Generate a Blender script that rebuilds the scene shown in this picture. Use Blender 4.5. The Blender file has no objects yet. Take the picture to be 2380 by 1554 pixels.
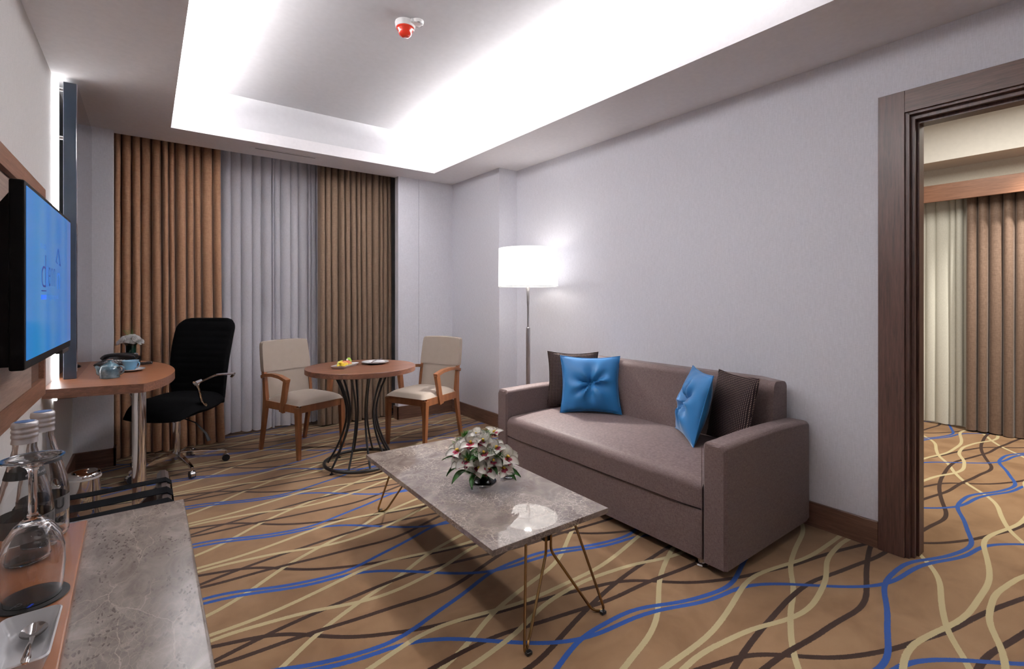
import bpy, bmesh, math, random
from mathutils import Vector, Matrix
C = bpy.context.scene.collection
S = bpy.context.scene
PI = math.pi
random.seed(7)
# ------------------------------------------------------------------ camera
cd = bpy.data.cameras.new('camera'); cam = bpy.data.objects.new('camera', cd); C.objects.link(cam)
cam.location = (0, 0, 1.27); cam.rotation_euler = (PI/2, 0, -math.atan(850/1125))
cd.sensor_width = 36; cd.lens = 1125/2380*36; cd.shift_y = -84/2380; cd.clip_start = 0.02
S.camera = cam
# ------------------------------------------------------------------ world, exposure, lights
w = bpy.data.worlds.new('night'); S.world = w; w.use_nodes = True
w.node_tree.nodes['Background'].inputs[0].default_value = (0.05, 0.07, 0.12, 1)
w.node_tree.nodes['Background'].inputs[1].default_value = 0.4
vs = S.view_settings; vs.view_transform = 'Standard'; vs.look = 'None'; vs.gamma = 1; vs.use_curve_mapping = False
vs.exposure = 0.52
try:
    S.cycles.use_denoising = True; S.cycles.denoiser = 'OPENIMAGEDENOISE'
    S.cycles.max_bounces = 10; S.cycles.diffuse_bounces = 5; S.cycles.glossy_bounces = 5
    S.cycles.transmission_bounces = 10; S.cycles.transparent_max_bounces = 16
    S.cycles.caustics_reflective = False; S.cycles.caustics_refractive = False
    S.cycles.sample_clamp_indirect = 6
except Exception: pass

def area(name, loc, rot, sx, sy, power, col=(1, 1, 1), spread=PI):
    l = bpy.data.lights.new(name, 'AREA'); l.shape = 'RECTANGLE'; l.size = sx; l.size_y = sy; l.energy = power
    l.color = col; l.spread = spread
    o = bpy.data.objects.new(name, l); C.objects.link(o); o.location = loc; o.rotation_euler = rot; return o
def point(name, loc, power, col, r=0.05):
    l = bpy.data.lights.new(name, 'POINT'); l.energy = power; l.color = col; l.shadow_soft_size = r
    o = bpy.data.objects.new(name, l); C.objects.link(o); o.location = loc; return o
def spot(name, loc, power, col, ang=110, blend=.6, r=.04):
    l = bpy.data.lights.new(name, 'SPOT'); l.energy = power; l.color = col; l.spot_size = math.radians(ang); l.spot_blend = blend
    l.shadow_soft_size = r
    o = bpy.data.objects.new(name, l); C.objects.link(o); o.location = loc; return o
COOL = (1.0, 0.985, 0.975)
# LED strips lying on the cove ledges, shining up
area('cove_strip_left', (0.03, 2.55, 2.70), (PI, -0.15, 0), 0.05, 3.7, 135, COOL)
area('cove_strip_right', (2.50, 2.55, 2.70), (PI, 0.10, 0), 0.05, 3.7, 215, COOL)
# added fill lights behind the camera, without fixtures
for lx, ly, p in ((1.2, -1.4, 2), (-0.05, -1.2, 2)):
    spot('rear_fill_spot', (lx, ly, 2.535), p, (1, .95, .9), 140, .8, .05)
area('rear_fill_area', (1.2, -1.6, 2.53), (0, 0, 0), 1.6, 0.8, 3, (1, .96, .93))  # added fill panel under the unseen rear ceiling
# added fill lights that brighten the bedroom
area('bedroom_fill_area', (4.6, 0.4, 2.93), (0, 0, 0), 1.6, 2.0, 60, (1, .95, .86))
spot('bedroom_fill_spot', (5.75, 0.30, 2.93), 260, (1, .94, .84), 95, .7, .04)  # added spot to lift the bedroom floor and curtains

# ------------------------------------------------------------------ material helpers
MATS = {}
def nmat(name):
    m = bpy.data.materials.new(name); m.use_nodes = True
    nt = m.node_tree; return m, nt, nt.nodes['Principled BSDF']
def N(nt, t, **k):
    n = nt.nodes.new(t)
    for a, b in k.items(): setattr(n, a, b)
    return n
def mathn(nt, op, a, b=None, c=None):
    n = N(nt, 'ShaderNodeMath', operation=op)
    for i, v in enumerate((a, b, c)):
        if v is None: continue
        if isinstance(v, (int, float)): n.inputs[i].default_value = v
        else: nt.links.new(v, n.inputs[i])
    return n.outputs[0]
def mixc(nt, f, a, b, mode='MIX'):
    n = N(nt, 'ShaderNodeMix', data_type='RGBA', blend_type=mode)
    for k, v in ((0, f), (6, a), (7, b)):
        if isinstance(v, (int, float)): n.inputs[k].default_value = v
        elif isinstance(v, tuple): n.inputs[k].default_value = (*v[:3], 1)
        else: nt.links.new(v, n.inputs[k])
    return n.outputs[2]
def coords(nt, scale=(1, 1, 1), rot=(0, 0, 0), kind='Object'):
    tc = N(nt, 'ShaderNodeTexCoord'); mp = N(nt, 'ShaderNodeMapping')
    mp.inputs['Scale'].default_value = scale; mp.inputs['Rotation'].default_value = rot
    nt.links.new(tc.outputs[kind], mp.inputs[0]); return mp.outputs[0]
def noise(nt, vec, scale, detail=3, rough=.5, dist=0):
    n = N(nt, 'ShaderNodeTexNoise'); n.inputs['Scale'].default_value = scale; n.inputs['Detail'].default_value = detail
    n.inputs['Roughness'].default_value = rough; n.inputs['Distortion'].default_value = dist
    nt.links.new(vec, n.inputs['Vector']); return n.outputs['Fac']
def ramp(nt, f, stops):
    n = N(nt, 'ShaderNodeValToRGB'); e = n.color_ramp.elements
    while len(e) < len(stops): e.new(.5)
    for el, (p, c) in zip(e, stops): el.position = p; el.color = (*c, 1) if len(c) == 3 else c
    nt.links.new(f, n.inputs[0]); return n.outputs[0]
def bump(nt, b, h, strength=.2, dist=.002):
    n = N(nt, 'ShaderNodeBump'); n.inputs['Strength'].default_value = strength; n.inputs['Distance'].default_value = dist
    nt.links.new(h, n.inputs['Height']); nt.links.new(n.outputs[0], b.inputs['Normal'])
def plain(name, col, rough=.5, metal=0, coat=0, bumpy=0, bscale=200, spec=None, sheen=0):
    m, nt, b = nmat(name)
    v = coords(nt); f = noise(nt, v, bscale * .12 + 3, 3)
    c = mixc(nt, f, tuple(x * .94 for x in col), tuple(min(1, x * 1.06) for x in col))
    nt.links.new(c, b.inputs['Base Color']); b.inputs['Roughness'].default_value = rough
    b.inputs['Metallic'].default_value = metal; b.inputs['Coat Weight'].default_value = coat
    if spec is not None: b.inputs['Specular IOR Level'].default_value = spec
    if sheen: b.inputs['Sheen Weight'].default_value = sheen; b.inputs['Sheen Roughness'].default_value = .35
    if bumpy: bump(nt, b, noise(nt, v, bscale, 2), bumpy)
    return m
def wood(name, c1, c2, grain='x', rough=.38, fine=1.0, coat=.1):
    m, nt, b = nmat(name)
    sc = {'x': (1.2, 22, 22), 'y': (22, 1.2, 22), 'z': (22, 22, 1.2)}[grain]
    v = coords(nt, tuple(s * fine for s in sc))
    a = noise(nt, v, 2.2, 5, .6, .5); b2 = noise(nt, v, 9, 3, .6)
    f = mathn(nt, 'ADD', mathn(nt, 'MULTIPLY', a, .65), mathn(nt, 'MULTIPLY', b2, .35))
    c = ramp(nt, f, [(.34, c1), (.5, tuple((x + y) / 2 for x, y in zip(c1, c2))), (.64, c2)])
    nt.links.new(c, b.inputs['Base Color']); b.inputs['Roughness'].default_value = rough; b.inputs['Coat Weight'].default_value = coat
    b.inputs['Coat Roughness'].default_value = .25
    bump(nt, b, f, .08, .001); return m
def weave(name, c1, c2, scale=900, rough=.85, sheen=.25, contrast=1., bstr=.3, mottle=.2):
    m, nt, b = nmat(name)
    v = coords(nt)
    n1 = noise(nt, coords(nt, (1, 1, .12)), scale * .5, 2); n2 = noise(nt, coords(nt, (.12, .12, 1)), scale * .5, 2)
    f = mathn(nt, 'MULTIPLY', mathn(nt, 'ADD', n1, n2), .5)
    c = ramp(nt, f, [(.5 - .14 / contrast, c1), (.5 + .14 / contrast, c2)])
    big = noise(nt, v, 4, 3); c = mixc(nt, mathn(nt, 'MULTIPLY', big, mottle), c, tuple(x * .8 for x in c1))
    nt.links.new(c, b.inputs['Base Color']); b.inputs['Roughness'].default_value = rough
    b.inputs['Sheen Weight'].default_value = sheen; b.inputs['Sheen Roughness'].default_value = .4
    b.inputs['Specular IOR Level'].default_value = .3
    bump(nt, b, f, bstr, .001); return m
def marble(name, c1, c2, c3, vein, scale=1., rough=.13, streak=(1, 1, 1), crack=.5, pits=0.0):
    m, nt, b = nmat(name)
    v = coords(nt, streak)
    n1 = noise(nt, v, 3.2 * scale, 7, .62, 1.2); base = ramp(nt, n1, [(.3, c1), (.5, c2), (.72, c3)])
    n2 = noise(nt, v, 1.8 * scale, 2); n3 = noise(nt, v, 14 * scale, 3)
    dv = N(nt, 'ShaderNodeVectorMath', operation='ADD'); nt.links.new(v, dv.inputs[0])
    nn = N(nt, 'ShaderNodeTexNoise'); nn.inputs['Scale'].default_value = 6 * scale; nn.inputs['Detail'].default_value = 5; nt.links.new(v, nn.inputs['Vector'])
    sc_ = N(nt, 'ShaderNodeVectorMath', operation='SCALE'); sc_.inputs[3].default_value = .16 / scale; nt.links.new(nn.outputs['Color'], sc_.inputs[0])
    nt.links.new(sc_.outputs[0], dv.inputs[1])
    vo = N(nt, 'ShaderNodeTexVoronoi', feature='DISTANCE_TO_EDGE'); vo.inputs['Scale'].default_value = 17 * scale; nt.links.new(dv.outputs[0], vo.inputs['Vector'])
    cr = mathn(nt, 'LESS_THAN', vo.outputs['Distance'], .03)
    cr = mathn(nt, 'SUBTRACT', 1.0, mathn(nt, 'SMOOTH_MIN', mathn(nt, 'MULTIPLY', vo.outputs['Distance'], 16), 1.0, .2))
    mask = ramp(nt, n2, [(.42, (0, 0, 0)), (.62, (1, 1, 1))])
    cf = mathn(nt, 'MULTIPLY', mathn(nt, 'MAXIMUM', cr, 0), mathn(nt, 'MULTIPLY', mask, crack))
    c = mixc(nt, cf, base, vein)
    vo2 = N(nt, 'ShaderNodeTexVoronoi', feature='DISTANCE_TO_EDGE'); vo2.inputs['Scale'].default_value = 2.2 * scale; nt.links.new(dv.outputs[0], vo2.inputs['Vector'])
    big = mathn(nt, 'MULTIPLY', mathn(nt, 'LESS_THAN', vo2.outputs['Distance'], .008), mathn(nt, 'MULTIPLY', mask, .5))
    c = mixc(nt, big, c, vein)
    if pits:
        vp = N(nt, 'ShaderNodeTexVoronoi'); vp.inputs['Scale'].default_value = 130; nt.links.new(dv.outputs[0], vp.inputs['Vector'])
        pm = mathn(nt, 'MULTIPLY', mathn(nt, 'LESS_THAN', vp.outputs['Distance'], .3), mathn(nt, 'MULTIPLY', ramp(nt, noise(nt, v, 22, 3), [(.46, (0, 0, 0)), (.60, (1, 1, 1))]), pits))
        c = mixc(nt, pm, c, tuple(x * .45 for x in c1))
    nt.links.new(c, b.inputs['Base Color']); b.inputs['Roughness'].default_value = rough
    return m
def emis(name, col, s):
    m, nt, b = nmat(name); b.inputs['Base Color'].default_value = (*col, 1)
    b.inputs['Emission Color'].default_value = (*col, 1); b.inputs['Emission Strength'].default_value = s; return m
def glassm(name, col=(1, 1, 1), ior=1.45, rough=0):
    m, nt, b = nmat(name); b.inputs['Base Color'].default_value = (*col, 1)
    b.inputs['Transmission Weight'].default_value = 1; b.inputs['IOR'].default_value = ior; b.inputs['Roughness'].default_value = rough
    return m

# ------------------------------------------------------------------ mesh helpers
def link(name, me, mat=None, parent=None):
    o = bpy.data.objects.new(name, me); C.objects.link(o)
    if mat is not None and not me.materials: me.materials.append(mat)
    if parent is not None: o.parent = parent
    return o
def obj(name, bm, mat, parent=None, smooth=35):
    bmesh.ops.recalc_face_normals(bm, faces=bm.faces)
    me = bpy.data.meshes.new(name); bm.to_mesh(me); bm.free()
    if smooth:
        me.shade_smooth(); me.set_sharp_from_angle(angle=math.radians(smooth))
    o = link(name, me, mat, parent)
    if smooth and len(me.polygons) < 3000:
        wm = o.modifiers.new('weighted', 'WEIGHTED_NORMAL'); wm.keep_sharp = True; wm.weight = 80
    return o
def raw(name, bm, mat, parent=None, smooth=True):      # no normal recalculation (cloth surfaces)
    me = bpy.data.meshes.new(name); bm.to_mesh(me); bm.free()
    if smooth: me.shade_smooth()
    return link(name, me, mat, parent)
def NB(): return bmesh.new()
def box(bm, x0, x1, y0, y1, z0, z1, bev=0, seg=2):
    r = bmesh.ops.create_cube(bm, size=1)
    vs_ = r['verts']
    for v in vs_:
        v.co = Vector(((x0 + x1) / 2 + v.co.x * (x1 - x0), (y0 + y1) / 2 + v.co.y * (y1 - y0), (z0 + z1) / 2 + v.co.z * (z1 - z0)))
    if bev:
        es = list({e for v in vs_ for e in v.link_edges})
        bmesh.ops.bevel(bm, geom=es, offset=bev, segments=seg, profile=.5, affect='EDGES')
    return bm
def bx(x0, x1, y0, y1, z0, z1, bev=0, seg=2): return box(NB(), x0, x1, y0, y1, z0, z1, bev, seg)
def xform(bm, M, verts=None):
    bmesh.ops.transform(bm, matrix=M, verts=verts or bm.verts); return bm
def prism(bm, pts, z0, z1):
    a = [bm.verts.new((x, y, z0)) for x, y in pts]; b = [bm.verts.new((x, y, z1)) for x, y in pts]
    n = len(pts)
    bm.faces.new(a[::-1]); bm.faces.new(b)
    for i in range(n): bm.faces.new((a[i], a[(i + 1) % n], b[(i + 1) % n], b[i]))
    return bm
def lathe(bm, prof, n=32, cx=0, cy=0, closed=False):
    rings = []
    for r, z in prof:
        if r < 1e-6: rings.append([bm.verts.new((cx, cy, z))])
        else: rings.append([bm.verts.new((cx + r * math.cos(2 * PI * i / n), cy + r * math.sin(2 * PI * i / n), z)) for i in range(n)])
    pr = list(zip(rings, rings[1:])) + ([(rings[-1], rings[0])] if closed else [])
    for a, b in pr:
        if len(a) == 1 and len(b) == 1: continue
        for i in range(n):
            j = (i + 1) % n
            if len(a) == 1: bm.faces.new((a[0], b[i], b[j]))
            elif len(b) == 1: bm.faces.new((a[i], b[0], a[j]))
            else: bm.faces.new((a[i], b[i], b[j], a[j]))
    return bm
def chaikin(pts, it=2, closed=False):
    pts = [Vector(p) for p in pts]
    for _ in range(it):
        out = [] if closed else [pts[0]]
        m = len(pts) if closed else len(pts) - 1
        for i in range(m):
            a, b = pts[i], pts[(i + 1) % len(pts)]
            out += [a * .75 + b * .25, a * .25 + b * .75]
        if not closed: out.append(pts[-1])
        pts = out
    return pts
def fillet(pts, r=.02, n=5, closed=False):
    pts = [Vector(p) for p in pts]; out = []
    for i, p in enumerate(pts):
        if not closed and i in (0, len(pts) - 1): out.append(p); continue
        a = pts[i - 1]; b = pts[(i + 1) % len(pts)]
        d1 = a - p; d2 = b - p; k = min(r, d1.length * .45, d2.length * .45)
        s_ = p + d1.normalized() * k; e = p + d2.normalized() * k
        for j in range(n + 1):
            t = j / n; out.append(s_ * (1 - t) ** 2 + p * 2 * t * (1 - t) + e * t * t)
    return out
def tube(bm, pts, r, n=10, closed=False, radii=None, flat=None):
    pts = [Vector(p) for p in pts]; m = len(pts); rings = []; up = None
    for i, p in enumerate(pts):
        if closed: t = pts[(i + 1) % m] - pts[i - 1]
        else: t = pts[min(i + 1, m - 1)] - pts[max(i - 1, 0)]
        t.normalize()
        if up is None:
            up = Vector((0, 0, 1)) if abs(t.z) < .9 else Vector((1, 0, 0))
        up = (up - t * up.dot(t)).normalized(); sd = t.cross(up)
        rr = radii[i] if radii else r
        fx, fz = flat or (1, 1)
        rings.append([bm.verts.new(p + sd * rr * fx * math.cos(2 * PI * k / n) + up * rr * fz * math.sin(2 * PI * k / n)) for k in range(n)])
    for i in range(m if closed else m - 1):
        a, b = rings[i], rings[(i + 1) % m]
        for k in range(n): bm.faces.new((a[k], a[(k + 1) % n], b[(k + 1) % n], b[k]))
    if not closed: bm.faces.new(rings[0][::-1]); bm.faces.new(rings[-1])
    return bm
def loft(bm, rings, cap=True):
    R_ = [[bm.verts.new(p) for p in r] for r in rings]; n = len(R_[0])
    for a, b in zip(R_, R_[1:]):
        for k in range(n): bm.faces.new((a[k], a[(k + 1) % n], b[(k + 1) % n], b[k]))
    if cap: bm.faces.new(R_[0][::-1]); bm.faces.new(R_[-1])
    return bm
def beam(bm, p, q, w0, h0, w1=None, h1=None, side=(1, 0, 0), bev=0):
    """rectangular bar from p to q"""
    p, q = Vector(p), Vector(q); t = (q - p).normalized(); s_ = Vector(side); s_ = (s_ - t * s_.dot(t)).normalized(); u = t.cross(s_)
    w1 = w0 if w1 is None else w1; h1 = h0 if h1 is None else h1
    def rg(c, w_, h_): return [c + s_ * w_ / 2 * a + u * h_ / 2 * b for a, b in ((-1, -1), (1, -1), (1, 1), (-1, 1))]
    return loft(bm, [rg(p, w0, h0), rg(q, w1, h1)])
def polybeam(bm, pts, w_, h_, side=(1, 0, 0)):
    pts = [Vector(p) for p in pts]; m = len(pts); s0 = Vector(side); rings = []
    for i, p in enumerate(pts):
        t = (pts[min(i + 1, m - 1)] - pts[max(i - 1, 0)]).normalized()
        s_ = (s0 - t * s0.dot(t)).normalized(); u = t.cross(s_)
        ww = w_[i] if isinstance(w_, (list, tuple)) else w_; hh = h_[i] if isinstance(h_, (list, tuple)) else h_
        rings.append([p + s_ * ww / 2 * a + u * hh / 2 * b for a, b in ((-1, -1), (1, -1), (1, 1), (-1, 1))])
    return loft(bm, rings)
def empty(name, loc=(0, 0, 0), rz=0):
    o = bpy.data.objects.new(name, None); C.objects.link(o); o.location = loc; o.rotation_euler = (0, 0, rz); o.empty_display_size = .05
    return o
def tag(o, label, cat, group=None, kind=None):
    o['label'] = label; o['category'] = cat
    if group: o['group'] = group
    if kind: o['kind'] = kind
    return o
def struct(name, bm, mat, parent=None, smooth=0):
    o = obj(name, bm, mat, parent, smooth)
    if parent is None: o['kind'] = 'structure'
    return o
def copy_tree(o, parent=None):
    c = o.copy(); C.objects.link(c); c.parent = parent
    for ch in list(o.children): copy_tree(ch, c)
    return c
def text_mesh(body, size, bold=False, extrude=0.0, thin=False):
    cu = bpy.data.curves.new('txt', 'FONT'); cu.body = body; cu.size = size; cu.align_x = 'CENTER'; cu.align_y = 'CENTER'; cu.extrude = extrude
    if bold: cu.offset = size * .012
    if thin: cu.offset = -size * .018
    o = bpy.data.objects.new('txt', cu); C.objects.link(o)
    dg = bpy.context.evaluated_depsgraph_get(); me = bpy.data.meshes.new_from_object(o.evaluated_get(dg))
    bpy.data.objects.remove(o); bpy.data.curves.remove(cu); me.materials.clear(); return me

# ------------------------------------------------------------------ materials
def wallpaper(name, c):
    m, nt, b = nmat(name)
    n1 = noise(nt, coords(nt, (1, 1, .08)), 420, 2); n2 = noise(nt, coords(nt, (.1, .1, 1)), 420, 2)
    f = mathn(nt, 'MULTIPLY', mathn(nt, 'ADD', n1, n2), .5)
    col = ramp(nt, f, [(.36, tuple(x * .92 for x in c)), (.64, tuple(min(1, x * 1.06) for x in c))])
    nt.links.new(col, b.inputs['Base Color']); b.inputs['Roughness'].default_value = .75; b.inputs['Specular IOR Level'].default_value = .3
    bump(nt, b, f, .12, .001); return m
M_wall = wallpaper('wallpaper', (.745, .745, .80))
M_wallw = wallpaper('wallpaper_warm', (.66, .64, .62))
M_bedwall = wallpaper('bedroom_wallpaper', (.66, .63, .55))
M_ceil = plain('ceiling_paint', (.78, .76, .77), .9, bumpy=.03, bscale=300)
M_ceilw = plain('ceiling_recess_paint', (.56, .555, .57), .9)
M_bedceil = plain('bedroom_ceiling_paint', (.74, .72, .67), .9)
M_doorwood = wood('door_veneer', (.045, .021, .015), (.12, .058, .042), 'z', .42, 2.2)
M_doorwoodh = wood('door_veneer_across', (.055, .027, .019), (.13, .066, .046), 'y', .42, 2.2)
M_base = wood('baseboard_veneer', (.07, .034, .022), (.17, .085, .055), 'y', .4, 1.6)
M_basex = wood('baseboard_veneer_x', (.07, .034, .022), (.17, .085, .055), 'x', .4, 1.6)
M_desk = wood('desk_veneer', (.25, .092, .042), (.39, .165, .082), 'x', .33, 1.5)
M_deskedge = wood('desk_edge_veneer', (.10, .040, .022), (.24, .105, .06), 'x', .4, 2.0)
M_panel = wood('panel_veneer', (.12, .052, .03), (.27, .13, .08), 'y', .4, 1.8)
M_panell = wood('panel_veneer_lit', (.20, .14, .11), (.36, .27, .22), 'y', .35, 1.8)  # paler panel veneer: light falling on the inner panel is in the colour
M_oak = wood('chair_wood', (.17, .060, .022), (.27, .105, .042), 'z', .38, .8)
M_round = wood('round_top_wood', (.085, .032, .018), (.24, .10, .055), 'x', .38, .55, .25)
M_tray = wood('tray_wood', (.24, .088, .038), (.34, .135, .062), 'y', .25, .25, .5)
M_pelmet = wood('pelmet_veneer', (.17, .072, .038), (.30, .14, .08), 'y', .38, 1.6)
M_marble = marble('coffee_marble', (.125, .098, .085), (.20, .163, .144), (.32, .27, .24), (.62, .53, .45), 2.6, .02, crack=.75)
M_counter = marble('counter_marble', (.15, .122, .105), (.235, .197, .172), (.34, .295, .265), (.48, .41, .35), 5.5, .20, (1.5, .7, 1), crack=.28, pits=.75)
M_sofa = weave('sofa_fabric', (.088, .053, .050), (.205, .150, .142), 1100, .62, .15, .8, .2, .10)
M_chairvel = plain('taupe_velvet', (.33, .272, .228), .8, bumpy=.08, bscale=120, sheen=.12)
M_blue = plain('blue_velvet', (.014, .145, .36), .48, bumpy=.06, bscale=90, sheen=.25)
M_black = weave('black_fabric', (.0016, .0016, .002), (.0045, .0045, .005), 700, .98, .0)
M_black.node_tree.nodes['Principled BSDF'].inputs['Specular IOR Level'].default_value = .08
M_curt = weave('curtain_fabric', (.235, .12, .066), (.34, .185, .105), 500, .8, .2, 1., .1)
M_curt2 = weave('curtain_fabric_grey', (.135, .087, .056), (.195, .13, .087), 500, .8, .2, 1., .1)
M_curtbed = weave('bedroom_curtain_fabric', (.13, .082, .058), (.20, .132, .098), 500, .55, .3, 1., .1)
M_chrome = plain('chrome', (.75, .73, .72), .07, 1)
M_steel = plain('brushed_steel', (.55, .53, .53), .3, 1)
M_alu = plain('aluminium_cap', (.62, .60, .60), .38, 1, bumpy=.05)
M_bronze = plain('bronze_rod', (.33, .20, .085), .22, 1)
M_blkmetal = plain('black_powder_coat', (.008, .008, .009), .35)
M_blkplastic = plain('black_plastic', (.012, .012, .014), .3)
M_tvplastic = plain('tv_plastic', (.0015, .0015, .0018), .45, spec=.12)
M_grey = plain('grey_plastic', (.3, .3, .31), .4)
M_white = plain('white_plastic', (.75, .74, .73), .35)
M_porc = plain('porcelain', (.70, .70, .72), .12, coat=.3)
M_petal = plain('petal_white', (.94, .91, .85), .5, bumpy=.05, bscale=60)
M_lip = plain('petal_magenta', (.50, .055, .12), .45)
M_yel = plain('yellow_column', (.75, .5, .06), .5)
M_leaf = plain('leaf_green', (.035, .13, .022), .42)
M_fern = plain('fern_green', (.06, .19, .03), .6)
M_mirrorblue = plain('blue_lacquer', (.035, .055, .085), .12, 0, coat=.5)
M_glass = glassm('clear_glass')
M_water = glassm('water_bottle_glass', (.99, .995, 1.0), 1.45)
M_winegl = glassm('wine_glass', (.99, .99, 1.0), 1.45)
def tinted():
    m, nt, b = nmat('smoked_mirror'); b.inputs['Base Color'].default_value = (.50, .48, .52, 1); b.inputs['Metallic'].default_value = 1
    b.inputs['Roughness'].default_value = .04; return m
M_mirror = tinted()
def sheerm(name, col, opa):
    m = bpy.data.materials.new(name); m.use_nodes = True; nt = m.node_tree; nt.nodes.clear()
    out = N(nt, 'ShaderNodeOutputMaterial'); d = N(nt, 'ShaderNodeBsdfDiffuse'); t = N(nt, 'ShaderNodeBsdfTranslucent'); tr = N(nt, 'ShaderNodeBsdfTransparent')
    d.inputs[0].default_value = (*col, 1); t.inputs[0].default_value = (*col, 1)
    a = N(nt, 'ShaderNodeMixShader'); a.inputs[0].default_value = .12; nt.links.new(d.outputs[0], a.inputs[1]); nt.links.new(t.outputs[0], a.inputs[2])
    n = noise(nt, coords(nt, (1, 1, .2)), 300, 2)
    f = mathn(nt, 'ADD', opa - .12, mathn(nt, 'MULTIPLY', n, .24))
    b = N(nt, 'ShaderNodeMixShader'); nt.links.new(f, b.inputs[0]); nt.links.new(tr.outputs[0], b.inputs[1]); nt.links.new(a.outputs[0], b.inputs[2])
    nt.links.new(b.outputs[0], out.inputs[0]); return m
M_sheer = sheerm('sheer_voile', (.92, .91, .97), .70)
M_sheerbed = sheerm('sheer_voile_bedroom', (.70, .69, .62), .72)
M_hem = plain('sheer_hem', (.75, .73, .72), .8)
def dotm():
    m, nt, b = nmat('dotted_brown_fabric')
    tc = N(nt, 'ShaderNodeTexCoord'); sp = N(nt, 'ShaderNodeSeparateXYZ'); nt.links.new(tc.outputs['Object'], sp.inputs[0])
    def cell(o): return mathn(nt, 'ABSOLUTE', mathn(nt, 'SUBTRACT', mathn(nt, 'FRACT', mathn(nt, 'MULTIPLY', o, 108.0)), .5))
    d = mathn(nt, 'MAXIMUM', cell(sp.outputs[0]), cell(sp.outputs[2]))
    c = mixc(nt, mathn(nt, 'LESS_THAN', d, .15), (.016, .008, .009), (.50, .36, .29))
    nt.links.new(c, b.inputs['Base Color']); b.inputs['Roughness'].default_value = .8; b.inputs['Specular IOR Level'].default_value = .2
    return m
M_dot = dotm()
def glaze():
    m, nt, b = nmat('blue_glaze'); v = coords(nt)
    f = noise(nt, v, 30, 4); c = ramp(nt, f, [(.35, (.045, .095, .13)), (.6, (.12, .22, .28)), (.75, (.22, .36, .42))])
    nt.links.new(c, b.inputs['Base Color']); b.inputs['Roughness'].default_value = .1; b.inputs['Coat Weight'].default_value = .6; return m
M_teapot = glaze()
M_cup = plain('cup_glaze', (.17, .40, .58), .12, coat=.5)
# carpet: eight periodic strands decoded on the floor plane
PX, PY = 1.328, .567
STR = {
'a': (0, .0821, [.0726,.0748,.074,.0718,.0676,.0586,.0429,.0212,-.0027,-.0246,-.0428,-.0577,-.0704,-.0801,-.0843,-.0812,-.0711,-.0568,-.0417,-.0275,-.0139,.0008,.0174,.0354,.0524,.0653,.0726]),
'b': (-1, .2120, [-.0693,-.059,-.0447,-.0289,-.014,-.0017,.0069,.0115,.0129,.013,.0149,.0209,.0317,.0454,.0587,.0676,.0693,.0625,.0477,.0266,.002,-.0228,-.0447,-.0614,-.0713,-.0738,-.0693]),
'g1': (-1, .4034, [.0164,.0252,.0332,.0401,.046,.0519,.0576,.06,.0543,.0379,.0139,-.0104,-.0287,-.0394,-.0448,-.0475,-.0481,-.046,-.0417,-.0367,-.0325,-.0283,-.0223,-.0136,-.0033,.0069,.0164]),
'g2': (0, .2672, [-.0366,-.0224,-.0089,.0039,.016,.0273,.0373,.0461,.0539,.0607,.0665,.0713,.0755,.0796,.0838,.0878,.091,.093,.0936,.0928,.0895,.083,.073,.0609,.0487,.0374,.0268]),
'g3': (0, .2672, [.0268,.0159,.0043,-.007,-.0165,-.0233,-.0277,-.0308,-.0341,-.0384,-.0443,-.0518,-.0599,-.0674,-.0736,-.079,-.0849,-.0922,-.1002,-.1068,-.1091,-.1056,-.0964,-.0831,-.0677,-.0519,-.0366]),
'd1': (1, .5395, [-.0066,-.0166,-.0271,-.0364,-.0423,-.0434,-.0389,-.0291,-.0157,-.0016,.01,.0173,.0209,.0226,.0229,.0214,.0176,.0132,.0111,.0128,.0172,.0208,.0208,.0167,.0101,.0022,-.0066]),
'd2': (0, .4766, [-.0283,-.031,-.0324,-.0335,-.0346,-.0354,-.0352,-.0329,-.0282,-.021,-.0119,-.0016,.0095,.0213,.0332,.0439,.0514,.054,.0511,.0435,.0329,.0206,.0078,-.0046,-.0153,-.0233,-.0283]),
'd3': (0, .3490, [.0391,.0468,.0513,.0547,.0568,.0559,.051,.0433,.0348,.0258,.0148,.0005,-.0165,-.0337,-.0482,-.0584,-.0637,-.0642,-.0603,-.0534,-.045,-.0355,-.0237,-.0083,.0096,.0265,.0391])}
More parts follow.
